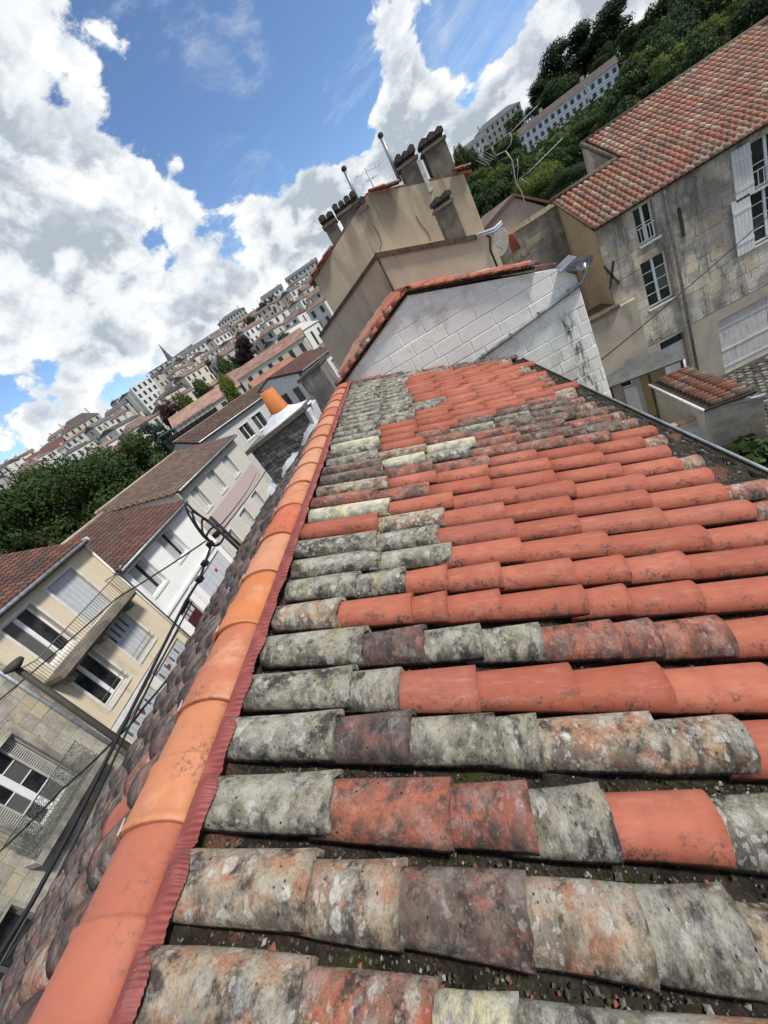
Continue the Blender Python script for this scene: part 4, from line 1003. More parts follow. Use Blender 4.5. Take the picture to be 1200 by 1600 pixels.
# the roof: corner q_l, columns run from q_l->q_f side; tiles fall along q_l->q_b reversed
e1 = q_f-q_l; e2 = q_b-q_l; n1 = np.linalg.norm(e1); n2 = np.linalg.norm(e2); u1 = e1/n1; u2 = e2/n2; nrm = np.cross(u1, u2); nrm = nrm if nrm[2] > 0 else -nrm; nrm /= np.linalg.norm(nrm)
sroof = MB().prism([q_l, q_f, q_f+e2, q_b], (0, 0, -.08)).build('roof', dark_under, sh)
cwS = .2; ncol = int(n1/cwS); nrow = int(n2/.32)
MT['shedtile'] = tinted_tiles('shed_mix', [(.27, .10, .065), (.22, .09, .065), (.19, .105, .08), (.23, .18, .13), (.16, .115, .09), (.30, .11, .07)], attr=False)
for i in range(ncol):
    for j in range(nrow):
        p = q_b+u1*(cwS*(i+.5))-u2*(.32*j)+nrm*.015
        put_tile(tme, sroof, frame_mat(p, -u2+u1*random.uniform(-.04, .04), nrm), 'shedtile', scale=(1.0, .92, .9))
def wall_between(a, b, zt0, zt1, name, mat, par, th=.18, zb=GZ):
    a, b = np.array(a, float), np.array(b, float); d = b-a; d[2] = 0; d /= np.linalg.norm(d); n_ = np.array([d[1], -d[0], 0])*th
    return MB().prism([(a[0], a[1], zb), (b[0], b[1], zb), (b[0], b[1], zt1), (a[0], a[1], zt0)], n_*-1).build(name, mat, par)
wl = wall_between(q_l+u1*.1+u2*.1, q_f-u1*.1+u2*.1, SZ+.05, SZ-.1, 'wall', shw, sh)
q_fr = q_f+e2*.97
wr_a, wr_b = q_f-u1*.12+u2*.05, q_f-u1*.12+u2*(n2*1.15)
wrf = Fac((wr_a[0], wr_a[1], 0), (wr_b-wr_a)*np.array([1, 1, 0]))
Lr = np.linalg.norm((wr_b-wr_a)[:2])
wr = wrf.box(MB(), 0, Lr, GZ, SZ-.12, -.2, 0).build('wall', mort, sh)
blocks(wrf, wr, 0, Lr, GZ, SZ-.13, .22, (.4, .5), [], blockm, .012, .012, None, 4, 'concrete_block', .004)
MB().tube([wrf.p(-.1, SZ-.06, .02), wrf.p(Lr+.05, SZ-.04, .02)], .05, 8).build('gutter', zinc, sh, True)
fz = Fac((q_l[0], q_l[1], 0), (q_f-q_l)*np.array([1, 1, 0])); Lf = n1
MB().tube([q_l-np.array([0, 0, .02]), q_f-np.array([0, 0, .02])], .045, 8).build('eave_gutter', simple('white_pvc', (.6, .61, .62), .5), sh, True)
# low front wall with pale door in front of the shed
lo0, lo1 = atz((1040, 655), GZ+1.9), atz((1100, 632), GZ+1.9)
pf0, pf1 = atz((1062, 668), GZ+1.55), atz((1098, 655), GZ+1.55)
lf = Fac((pf0[0], pf0[1], 0), (np.array(pf1)-np.array(pf0))*np.array([1, 1, 0]))
Lw = np.linalg.norm((np.array(pf1)-np.array(pf0))[:2])
yw = root('yard_wall', 'low cement yard wall with a pale blue door in front of the tiled shed', 'wall', (pf0[0], pf0[1], GZ))
lf.box(MB(), -1.0, Lw+.05, GZ, GZ+1.62, -.15, 0).build('wall', shw, yw)
for i in range(7): lf.box(MB(), -1.0+i*(Lw+1.05)/7, -1.0+(i+1)*(Lw+1.05)/7-.02, GZ+1.62, GZ+1.70, -.2, .05).build('coping_tile', simple('coping_terra', (.38, .28, .2), .9, 0, .3, 8, (.15, .12, .1), .5), yw)
dr = lf.box(MB(), .05, Lw-.12, GZ+.05, GZ+1.35, .0, .03).build('door', simple('pale_blue', (.40, .46, .54), .7, 0, .1), yw)
lf.box(MB(), Lw-.25, Lw-.2, GZ+.7, GZ+.76, .03, .06).build('handle', zinc, dr)
# grey corrugated lean-to
ct = root('corrugated_lean_to', 'flat grey sheet lean-to with white shed door under it', 'shed', (7.3, 14, GZ))
k0, k1, k2, k3 = atz((938, 575), GZ+2.75), atz((1030, 547), GZ+2.9), atz((1068, 562), GZ+2.55), atz((952, 606), GZ+2.4)
print('corr', k0.round(2), k1.round(2), k2.round(2), k3.round(2))
N1, N2 = 90, 6; V = []
for i in range(N1):
    for j in range(N2):
        s_, t_ = i/(N1-1), j/(N2-1); P = (1-s_)*((1-t_)*k0+t_*k3)+s_*((1-t_)*k1+t_*k2); V.append(P+np.array([0, 0, .006*math.sin(s_*2*math.pi*22)]))
corr = simple('corrugated_grey', (.115, .12, .12), .7, .1, .2, 3, (.08, .085, .08), .6)
obj('roof', npmesh('roof', V, grid_faces(N1, N2), corr, True), ct)
MB().tube([k3, k2], .03, 6).build('edge_beam', simple('beam_dark', (.05, .048, .045), .9), ct)
f3 = Fac((k3[0], k3[1]+1.2, 0), (np.array(k2)-np.array(k3))*np.array([1, 1, 0])); Lk = np.linalg.norm((np.array(k2)-np.array(k3))[:2])
f3.box(MB(), -.3, Lk*.62, GZ, GZ+2.35, -.1, 0).build('wall', simple('shed_white', (.42, .43, .44), .9, 0, .08, 4, (.25, .25, .24), .4), ct)
f3.box(MB(), Lk*.62, Lk*.98, GZ, GZ+2.45, -.1, 0).build('wall', simple('shed_ochre', (.33, .26, .12), .9, 0, .1), ct)
f3.box(MB(), .35, 1.3, GZ+1.75, GZ+2.1, .0, .03).build('window', frame_w, ct); f3.box(MB(), .40, 1.25, GZ+1.80, GZ+2.05, .03, .04).build('pane', glass_dark, ct)
f3.box(MB(), .25, 1.4, GZ, GZ+1.65, .0, .02).build('door', frame_w, ct)
MB().tube([k2, k2+np.array([0, 0, -.9])], .04, 8).build('downpipe', simple('white_pvc2', (.65, .66, .67), .5), ct, True)
for t_ in (.02, .55, .97): P = k3+(k2-k3)*t_; MB().tube([P, (P[0], P[1], GZ)], .04, 6).build('post', simple('beam_dark', (.05, .048, .045), .9), ct)
# bicycle leaning in the yard
def bicycle(base, ang, label):
    b = np.array(base); r_ = root('bicycle', label, 'bicycle', b); d = np.array([math.cos(ang), math.sin(ang), 0]); u = np.array([0, 0, 1.0]); nrm = np.cross(d, u)
    for s_ in (-.52, .52):
        c = b+d*s_+u*.34; ring = [c+.33*(d*math.cos(a)+u*math.sin(a)) for a in np.linspace(0, 2*math.pi, 25)]
        w_ = MB().tube(ring, .02, 6, False).build('wheel', black_metal, r_, True)
        sp = MB()
        for k in range(8): a = 2*math.pi*k/8; sp.tube([c, c+.32*(d*math.cos(a)+u*math.sin(a))], .004, 4)
        sp.build('spokes', zinc, w_)
    F_ = lambda x, z: b+d*x+u*z
    MB().tube([F_(-.52, .34), F_(-.05, .32), F_(.42, .78), F_(-.18, .80), F_(-.05, .32)], .016, 6).build('frame', simple('bike_paint', (.02, .022, .03), .4), r_)
    MB().tube([F_(-.52, .34), F_(-.18, .80), F_(-.21, .92)], .012, 6).build('seat_stay', black_metal, r_)
    MB().tube([F_(.52, .34), F_(.42, .78), F_(.39, .98)], .015, 6).build('fork', black_metal, r_)
    MB().tube([F_(.36, 1.0)-nrm*.28, F_(.40, 1.0), F_(.36, 1.0)+nrm*.28], .012, 6).build('handlebar', black_metal, r_)
    MB().hexa([F_(-.34, .90)-nrm*.07, F_(-.10, .91)-nrm*.02, F_(-.10, .91)+nrm*.02, F_(-.34, .90)+nrm*.07, F_(-.34, .96)-nrm*.07, F_(-.08, .95)-nrm*.02, F_(-.08, .95)+nrm*.02, F_(-.34, .96)+nrm*.07]).build('saddle', black_metal, r_)
    MB().lathe(F_(-.05, .32), [(.0, -.01), (.09, -.01), (.09, .01), (.0, .01)], 12, nrm).build('chainring', zinc, r_)
bp = atz((1005, 640), GZ); bicycle(bp, .5, 'dark bicycle parked by the white shed door under the lean-to')
# ------------------------------------------------------------------ left side of the street
XL = -16.0; K9 = 16/9.0; SZ0 = -10.2
lf_ = Fac((XL, 0, 0), (0, 1, 0))           # u = y, outward normal +X
def shutters(fac, par, r, mat, n=6, w=-.05, slats=None):
    for i in range(n):
        a, b = r[0]+(r[1]-r[0])*i/n, r[0]+(r[1]-r[0])*(i+1)/n; fac.box(MB(), a+.006, b-.006, r[2]+.03, r[3]-.03, w-.03, w).build('shutter_board', mat, par)
    if slats:
        for (a, b, c, d) in slats: fac.box(MB(), a, b, c, d, w, w+.004).build('shutter_slot', simple('slot_dark', (.10, .10, .10), .9), par)
def house_body(fac, par, u0, u1, zt, depth, mat, w=-.35):
    fac.box(MB(), u0+.01, u1-.01, SZ0, zt, -depth, w).build('wall', mat, par)
def street_roof(par, u0, u1, ez, depth, pitch, mat, over=.35, ridge=True, cw=.26, rl=.34, seed=1, x=XL):
    t = math.tan(pitch); c, s = math.cos(pitch), math.sin(pitch); S = np.array([c, 0, -s]); N = np.array([s, 0, c]); n_ = int((depth+over)/c/rl)
    O = np.array([x+over, u0-.05, ez-over*t+.06])-S*(n_*rl)
    MB().prism([(x+over, u0-.05, ez-over*t), (x+over, u1+.05, ez-over*t), (x-depth, u1+.05, ez+depth*t), (x-depth, u0-.05, ez+depth*t)], (0, 0, -.10)).build('roof', dark_under, par)
    roof_build('roof_tiles', mat, par, O, (0, 1, 0), S, N, int((u1-u0+.1)/cw), n_, cw, rl, seed=seed)
    MB().prism([(x-depth, u0-.05, ez+depth*t), (x-2*depth, u0-.05, ez), (x-2*depth, u0-.05, ez-.1), (x-depth, u0-.05, ez+depth*t-.1)], (0, u1-u0+.1, 0)).build('roof_back', mat, par)
    if ridge: MB().tube([(x-depth, u0-.05, ez+depth*t+.07), (x-depth, u1+.05, ez+depth*t+.07)], .11, 8).build('ridge_cap', simple('ridge_pale', (.36, .28, .22), .9, 0, .2, 6), par, True)
    MB().tube([(x+over+.07, u0, ez-over*t+.02), (x+over+.07, u1, ez-over*t+.02)], .075, 8).build('gutter', zinc, par, True)
TB = tinted_tiles('roof_brown', [(.115, .060, .050), (.135, .069, .055), (.095, .056, .048), (.155, .078, .060), (.12, .08, .068)], (.06, .045, .04), .4, .6)
TB2 = tinted_tiles('roof_dull_brown', [(.155, .105, .082), (.135, .092, .073), (.18, .125, .10), (.115, .080, .066)], (.07, .055, .047), .4, .5)
TB3 = tinted_tiles('roof_weathered_red', [(.14, .066, .052), (.11, .058, .048), (.18, .080, .060), (.095, .062, .052)], (.06, .045, .04), .6, .5)
creamw = beige_mat('cream_render', (.66, .57, .42), (.62, .53, .385)); whitew = simple('white_house_render', (.80, .79, .77), .9, 0, .03, 3, (.60, .61, .62), .3); roww = simple('row_render', (.56, .53, .46), .9, 0, .05, 3, (.42, .39, .34), .3)
trim = simple('white_trim', (.64, .63, .60), .8, 0, .06, 5, (.45, .43, .4), .4); greyshut = simple('grey_shutter', (.47, .49, .51), .8, 0, .06, 5, (.34, .35, .36), .6)
iron = simple('iron_railing', (.13, .12, .11), .7)
# cream house with balcony
ch = root('cream_house', 'cream rendered house with long balcony and grey shutters', 'house', (XL-3, 11.8, SZ0))
cu0, cu1, cez = 9.05, 14.50, -1.62
cd = (11.97, 13.35, -4.35, -2.17); cw_ = (9.88, 11.18, -4.25, -2.17); clr = (11.98, 13.35, -6.81, -4.85); cll = (9.85, 11.2, -6.81, -4.85); cg1 = (9.3, 11.45, SZ0, -7.75); cg2 = (11.95, 14.15, SZ0, -7.75)
cwall = lf_.wall(MB(), cu0, cu1, SZ0, cez, [cd, cw_, clr, cll, cg1, cg2], .3).build('wall', creamw, ch); house_body(lf_, ch, cu0, cu1, cez, 7, creamw)
for r in (cd, cw_, clr, cll):
    if r in (cw_, cll): window(lf_, ch, *r, depth=.26, cols=2, rows=1, fw=.08, mull=.16, surround=trim)
    else:
        fr = window(lf_, ch, *r, depth=.28, cols=2, rows=1, surround=trim)
        sl = [(r[0]+.12+.3*i, r[0]+.22+.3*i, r[3]-.75, r[3]-.15) for i in range(4)] if r is clr else None
        shutters(lf_, fr, r, greyshut, 6, -.12, sl)
for r in (clr, cll):
    mb = MB()
    for v in (.18, .42): mb.tube([lf_.p(r[0]-.05, r[2]+v, .10), lf_.p(r[1]+.05, r[2]+v, .10)], .015, 6)
    mb.build('guard_rail', iron, ch)
lf_.box(MB(), cu0, cu1, -7.55, -7.36, -.05, .08).build('cornice', trim, ch)
lf_.box(MB(), cu0, cu1, -7.36, -7.30, -.05, .04).build('cornice_lip', zinc, ch)
lf_.box(MB(), 11.47, 11.93, SZ0, -7.56, -.02, .03).build('pier', trim, ch)
gboard = simple('garage_grey', (.42, .44, .46), .8, 0, .08, 4, (.30, .31, .32), .5)
for g in (cg1, cg2):
    n_ = 9
    for i in range(n_): a, b = g[0]+(g[1]-g[0])*i/n_, g[0]+(g[1]-g[0])*(i+1)/n_; lf_.box(MB(), a+.008, b-.008, g[2], g[3]-.05, -.12, -.08).build('garage_board', gboard, ch)
    for i in range(4): a = g[0]+.2+i*(g[1]-g[0]-.3)/4; lf_.box(MB(), a, a+.10, g[3]-.55, g[3]-.18, -.08, -.072).build('vent_slot', simple('slot_dark', (.10, .10, .10), .9), ch)
for (u, v) in ((12.77, -8.15), (10.5, -8.1)):
    s_ = tag(MB().lathe(lf_.p(u, v, -.07), [(.0, .012), (.10, .012), (.10, 0)], 18, (1, 0, 0)).build('no_parking_sign', simple('sign_blue', (.02, .05, .25), .5)), 'small round no parking sign on the %s grey garage door' % ('far' if u > 12 else 'near'), 'sign', 'no parking signs')
    mb = MB().lathe(lf_.p(u, v, -.055), [(.10, 0), (.10, .006), (.074, .006), (.074, 0)], 18, (1, 0, 0)); c = lf_.p(u, v, -.05)
    dgn = np.array([0, .7071, .7071])*.08; pr = np.array([0, .7071, -.7071])*.012; mb.hexa([c-dgn-pr, c-dgn+pr, c+dgn+pr, c+dgn-pr]+[q+np.array([.004, 0, 0]) for q in (c-dgn-pr, c-dgn+pr, c+dgn+pr, c+dgn-pr)])
    setpar(mb.build('sign_ring', simple('sign_red', (.45, .02, .02), .5)), s_)
# balcony
bu0, bu1 = 9.25, 13.95
bal = lf_.box(MB(), bu0, bu1, -4.56, -4.38, .0, .85).build('balcony', stone_mat('balcony_stone', (.33, .29, .23), (.23, .20, .165), (.09, .08, .07), .6), ch)
lf_.box(MB(), bu0+.05, bu1-.05, -4.70, -4.56, .0, .70).build('balcony_moulding', MT['balcony_stone'], bal)
for u in (bu0+.5, (bu0+bu1)/2, bu1-.5): lf_.box(MB(), u-.12, u+.12, -5.0, -4.70, .0, .5).build('bracket', MT['balcony_stone'], bal)
rl_ = MB(); rl_.tube([lf_.p(bu0+.03, -3.50, .0), lf_.p(bu0+.03, -3.50, .80), lf_.p(bu1-.03, -3.50, .80), lf_.p(bu1-.03, -3.50, .0)], .022, 6); rl_.tube([lf_.p(bu0+.03, -4.28, .80), lf_.p(bu1-.03, -4.28, .80)], .014, 6)
rail = rl_.build('railing', iron, bal)
nbar = 40
for i in range(nbar+1): u = bu0+.03+(bu1-bu0-.06)*i/nbar; MB().tube([lf_.p(u, -4.38, .80), lf_.p(u, -3.50, .80)], .009, 5).build('baluster', iron, rail)
for w_ in (.16, .32, .48, .64):
    for u in (bu0+.03, bu1-.03): MB().tube([lf_.p(u, -4.38, w_), lf_.p(u, -3.50, w_)], .009, 5).build('baluster', iron, rail)
street_roof(ch, cu0-4, cu1, cez, 3.6, math.radians(19), TB3, seed=4)
MB().box(XL+.0, XL+.45, cu1-.02, cu1+.10, cez-.15, cez+.02).build('barge_board', trim, ch)
MB().tube([lf_.p(cu1+.02, cez, .06), lf_.p(cu1+.02, SZ0, .06)], .05, 8).build('downpipe', trim, ch, True)
# white house
wu0, wu1, wez = 14.62, 21.40, -3.53
wh2 = root('white_house', 'white rendered house with brown tile roof beside the cream house', 'house', (XL-3, 18, SZ0))
w1, w2, wg, wd = (17.75, 19.1, -5.62, -3.98), (15.0, 16.35, -5.66, -4.0), (17.6, 20.9, SZ0, -7.1), (15.3, 16.5, SZ0, -7.2)
lf_.wall(MB(), wu0, wu1, SZ0, wez, [w1, w2, wg, wd], .3).build('wall', whitew, wh2); house_body(lf_, wh2, wu0, wu1, wez, 7, whitew)
blind = simple('grey_blind', (.40, .40, .40), .8, 0, .05)
for r in (w1, w2):
    fr = window(lf_, wh2, *r, depth=.25, cols=2, rows=1, surround=PVC)
    lf_.box(MB(), r[0]+.08, r[0]+.72, r[2]+.08, r[3]-.08, -.20, -.17).build('blind', blind, fr); lf_.box(MB(), r[0]+.95, r[1]-.08, r[2]+.08, r[3]-.08, -.20, -.17).build('blind', blind, fr)
n_ = 4
for i in range(5):
    for j in range(6):
        a, b = wg[0]+(wg[1]-wg[0])*j/6, wg[0]+(wg[1]-wg[0])*(j+1)/6; c, d = wg[2]+(wg[3]-wg[2])*i/5, wg[2]+(wg[3]-wg[2])*(i+1)/5
        lf_.box(MB(), a+.01, b-.01, c+.01, d-.01, -.14, -.10).build('garage_panel', simple('garage_panel', (.50, .52, .57), .6, 0, .05), wh2)
s_ = tag(MB().lathe(lf_.p(19.6, -7.75, -.10), [(.0, .02), (.12, .02), (.12, 0)], 18, (1, 0, 0)).build('no_parking_sign', simple('sign_red', (.45, .02, .02), .5)), 'small round no parking sign on the white house garage door', 'sign', 'no parking signs')
dd_ = lf_.box(MB(), wd[0], wd[1], wd[2], wd[3], -.2, -.15).build('door', simple('door_maroon', (.06, .018, .018), .5), wh2)
for i in range(3): lf_.box(MB(), wd[0]+.15+.33*i, wd[0]+.40+.33*i, wd[3]-.65, wd[3]-.25, -.15, -.14).build('door_light', simple('pale_glass', (.4, .42, .44), .3), dd_)
lf_.box(MB(), wu0, wu1, -6.75, -6.62, -.02, .10).build('cornice', PVC, wh2)
lf_.box(MB(), 16.95, 17.2, SZ0, -6.75, -.02, .04).build('pier', PVC, wh2)
street_roof(wh2, wu0-.1, wu1, wez, 4.6, math.radians(21), TB, seed=6)
MB().tube([lf_.p(wu0-.02, wez+.1, .5), lf_.p(wu0-.05, wez-.2, .1), lf_.p(wu0-.05, SZ0, .1)], .05, 8).build('downpipe', zinc, wh2, True)
# cream row with pink band
ro = root('cream_row_house', 'long pale house with a pink band between its two rows of windows', 'house', (XL-3, 26.6, SZ0))
ru0, ru1, rez = 21.45, 32.0, -2.87
ups = [(22.6, 23.75, -5.05, -3.5), (25.3, 26.55, -5.1, -3.5), (28.2, 29.5, -5.15, -3.5)]; lows = [(22.2, 23.4, -8.65, -7.05), (25.2, 26.5, -8.65, -7.05), (28.2, 29.5, -8.65, -7.05)]
lf_.wall(MB(), ru0, ru1, SZ0, rez, ups+lows, .3).build('wall', roww, ro); house_body(lf_, ro, ru0, ru1, rez, 7, roww)
lf_.box(MB(), ru0+.02, ru1-.02, -6.75, -5.45, -.02, .015).build('pink_band', simple('pink_render', (.48, .385, .37), .9, 0, .05), ro)
for r in ups+lows:
    fr = window(lf_, ro, *r, depth=.28, cols=2, rows=1, surround=trim); shutters(lf_, fr, (r[0], r[1]-.25, r[2], r[3]), simple('ivory_shutter', (.52, .52, .49), .8, 0, .05), 4, -.16)
street_roof(ro, ru0, ru1+.2, rez, 5.0, math.radians(14.5), TB2, seed=8)
MB().prism([(XL+.3, ru0-.16, rez-.12), (XL-5.0, ru0-.16, rez+1.18), (XL-5.0, ru0-.16, rez-.1), (XL+.3, ru0-.16, rez-.55)], (0, .14, 0)).build('gable_strip', simple('gable_cement', (.40, .37, .32), .95, 0, .1, 4, (.2, .18, .16), .5), ro)
for i in range(12): 
    t = i/12; P = np.array([XL+.25-5.2*t, ru0-.12, rez+.05+1.30*t]); MB().box(P[0]-.42, P[0], P[1]-.08, P[1]+.14, P[2]-.05, P[2]+.06).build('verge_brick', MT['R'], ro)
# old stone town house nearest on the left
ot = root('old_stone_house', 'old blackened stone house with louvred shutters and lace iron balcony', 'house', (XL-3, 4, SZ0))
of = Fac((XL+.12, 0, 0), (0, 1, 0)); ou0, ou1 = -2.0, 9.03
ow = (5.75, 7.5, -7.15, -4.6); ow2 = (2.4, 4.4, -9.6, -7.5)
stoneO = stone_mat('old_stone', (.50, .465, .39), (.38, .355, .30), (.105, .098, .09), .5, .18)
owl = of.wall(MB(), ou0, ou1, SZ0, -.9, [ow, ow2], .35).build('wall', mort, ot); house_body(of, ot, ou0, ou1, -.9, 7, stoneO, -.4)
print('old stone', blocks(of, owl, 2.2, ou1, -10.0, -2.2, .40, (.5, 1.1), [(ow[0]-.34, ow[1]+.34, ow[2]-.4, ow[3]+.34), (ow2[0]-.1, ow2[1]+.1, ow2[2]-.1, ow2[3]+.1)], stoneO, .015, .012, None, 12, 'stone_block', .012))
window(of, ot, *ow, depth=.30, cols=2, rows=4, fw=.06, mull=.20, bar=.03); window(of, ot, *ow2, depth=.30, cols=2, rows=3, mat=simple('dark_frame', (.10, .105, .10), .7))
for k, (t, w_) in enumerate(((.30, .05), (.22, .10), (.13, .15))):
    mb = MB(); a, b, c, d = ow; of.box(mb, a-t, a-t+.10, c-.2, d+t, -.02, w_); of.box(mb, b+t-.10, b+t, c-.2, d+t, -.02, w_); of.box(mb, a-t+.10, b+t-.10, d+t-.10, d+t, -.02, w_); mb.build('moulding', stoneO, ot)
lv = simple('louvre_paint', (.42, .41, .38), .8, 0, .08, 5, (.25, .24, .22), .5)
for (a, b) in ((ow[0]-.02, ow[0]+.36), (ow[1]-.36, ow[1]+.02)):
    pn = of.box(MB(), a, a+.05, ow[2], ow[3], -.16, -.11); of.box(pn, b-.05, b, ow[2], ow[3], -.16, -.11); sh_ = pn.build('shutter', lv, ot)
    for i in range(34): v = ow[2]+.06+(ow[3]-ow[2]-.12)*i/34; of.box(MB(), a+.05, b-.05, v, v+.035, -.15+.0, -.125).build('louvre', lv, sh_)
def lace(fac, par, u0, u1, v0, v1, w):
    mb = MB(); rows = 9; cols = int((u1-u0)/.16)
    for i in range(cols):
        for j in range(rows):
            cu, cv = u0+(i+.5)*(u1-u0)/cols, v0+(j+.5)*(v1-v0)/rows; ru, rv = (u1-u0)/cols*.46, (v1-v0)/rows*.46
            if (i+j) % 2: ring = [fac.p(cu+ru*math.cos(a), cv+rv*math.sin(a), w) for a in np.linspace(0, 2*math.pi, 7)]
            else: ring = [fac.p(cu-ru, cv-rv, w), fac.p(cu+ru, cv+rv, w), fac.p(cu, cv, w), fac.p(cu-ru, cv+rv, w), fac.p(cu+ru, cv-rv, w)]
            mb.tube(ring, .011, 4, False)
    for v in (v0, v0+(v1-v0)*.12, v1): mb.tube([fac.p(u0, v, w), fac.p(u1, v, w)], .022, 5)
    return mb.build('lace_railing', simple('verdigris_iron', (.10, .115, .105), .8, 0, .3, 10), par)
b2 = of.box(MB(), 5.1, 8.1, -7.42, -7.22, .0, .55).build('balcony', stoneO, ot); lace(of, b2, 5.15, 8.05, -7.2, -6.2, .50)
b3 = of.box(MB(), 1.9, 5.0, -9.65, -9.45, .0, .55).build('balcony', stoneO, ot); lace(of, b3, 1.95, 4.95, -9.45, -8.45, .50)
MB().tube([of.p(8.75, -.9, .08), of.p(8.75, SZ0, .08)], .07, 8).build('downpipe', zinc, ot, True)
street_roof(ot, ou0, ou1, -.9, 4, math.radians(20), TB3, seed=14, x=XL+.12)
# ------------------------------------------------------------------ street block that turns across the view, further along
def far_block(name, label, A, B, ez, zb, wins, wallm, roofm, depth=7, pitch=.26, group=None, over=.3, rl=.34, cw=.27, ridge_h=None, chim=()):
    A, B = np.array([A[0], A[1], 0.0]), np.array([B[0], B[1], 0.0]); L = np.linalg.norm(B-A); f = Fac(A, B-A)
    if (f.W@(-A)) < 0: f = Fac(B, A-B)
    c = (A+B)/2-f.W*depth/2; r_ = root(name, label, 'house', (c[0], c[1], zb), group)
    f.wall(MB(), 0, L, zb, ez, wins, .25).build('wall', wallm, r_); f.box(MB(), .02, L-.02, zb, ez, -depth, -.3).build('wall', wallm, r_)
    for w_ in wins: window(f, r_, *w_, depth=.2, cols=2, rows=1, surround=trim if w_[1]-w_[0] > .5 else None)
    cp, sp = math.cos(pitch), math.sin(pitch); half = depth/2; S = f.W*cp+np.array([0, 0, -sp]); N = f.W*sp+np.array([0, 0, cp]); h = half*math.tan(pitch)
    P = f.p; MB().prism([P(-.1, ez-over*math.tan(pitch), over), P(L+.1, ez-over*math.tan(pitch), over), P(L+.1, ez+h, -half), P(-.1, ez+h, -half)], (0, 0, -.1)).build('roof', dark_under, r_)
    MB().prism([P(-.1, ez+h, -half), P(L+.1, ez+h, -half), P(L+.1, ez, -depth), P(-.1, ez, -depth)], (0, 0, -.1)).build('roof', roofm, r_)
    for u_ in (.02, L-.12): MB().prism([P(u_, ez-.02, 0), P(u_, ez+h-.05, -half), P(u_, ez-.02, -depth)], f.U*.1).build('gable', wallm, r_)
    n_ = int((half+over)/cp/rl); O = P(-.1, ez-over*math.tan(pitch)+.05, over)-S*(n_*rl)
    roof_build('roof_tiles', roofm, r_, O, f.U, S, N, int((L+.2)/cw), n_, cw, rl, seg=4, seed=len(name))
    MB().tube([P(-.1, ez+h+.05, -half), P(L+.1, ez+h+.05, -half)], .1, 6).build('ridge_cap', MT['ridge_pale'], r_)
    MB().tube([P(0, ez-.05, over+.08), P(L, ez-.05, over+.08)], .07, 6).build('gutter', zinc, r_)
    for (u, w_, hh) in chim: f.box(MB(), u-.35, u+.35, ez, ez+hh, w_-.5, w_).build('chimney', stoneb, r_)
    return f, r_, L
pa, pb = atz((308, 692), -2.0), atz((455, 587), -2.0)
wins = [(7.6+2.15*i, 8.5+2.15*i, -5.0, -3.3) for i in range(4)]+[(9.7, 10.9, -4.6, -3.1)]
pd = (pb-pa)/np.linalg.norm((pb-pa)[:2]); Lb = np.linalg.norm((pb-pa)[:2])
wins = [(4.3, 5.6, -4.6, -3.1), (6.2, 7.6, -4.6, -3.0)]+[(Lb-3.4+1.15*i, Lb-2.85+1.15*i, -4.7, -2.7) for i in range(3)]+[(Lb-1.4, Lb-.5, -7.2, -5.6)]
far_block('bend_house', 'pale house with dull brown roof behind the orange chimney pot', pa[:2], pb[:2]+pd[:2]*.6, -2.0, SZ0, wins, simple('pale_render', (.50, .49, .46), .9, 0, .06, 3, (.36, .34, .3), .4), TB2, 8, .25)
pc_, pd_ = atz((458, 588), -1.9), atz((522, 540), -1.9)
L2 = np.linalg.norm((pd_-pc_)[:2])
ef, er, eL = far_block('end_house', 'whitish house with small dark windows beyond the bend in the street', pc_[:2]+np.array([.6, .8]), pd_[:2], -1.9, SZ0, [(1+1.7*i, 1.8+1.7*i, -4.6, -2.9) for i in range(max(1, int((L2-2)/1.7)))], simple('whitish_render', (.56, .56, .54), .9, 0, .06, 3, (.4, .38, .34), .4), TB, 8, .25)
for w_ in (-1.6, -3.4, -5.2):
    for ug in (-.02, eL+.02): MB().hexa([ef.p(ug+s1*.03, v_, w_+s2) for v_ in (-4.6, -3.0) for (s1, s2) in ((-1, -.4), (1, -.4), (1, .4), (-1, .4))]).build('window', glass_dark, er)
rw_a, rw_b = atz((452, 590), -4.2), atz((505, 560), -4.2)
# blank grey rubble gable of a neighbouring row house
rg = root('grey_gable_wall', 'blank grey rubble gable between the far white houses', 'wall', (-9, 33, SZ0))
g4 = [aty(p, 33.0) for p in ((470, 598), (499, 571), (524, 618), (492, 650))]
MB().prism([g4[0], g4[1], (g4[1][0]+.3, 33, SZ0), (g4[0][0]+.2, 33, SZ0)], (0, 4, 0)).build('wall', gwm, rg); MB().prism([g4[0]+np.array([-.2, -.1, 0]), g4[1]+np.array([.1, -.1, 0]), g4[1]+np.array([.1, -.1, .25]), g4[0]+np.array([-.2, -.1, .25])], (0, 4.2, 0)).build('coping', coping, rg)
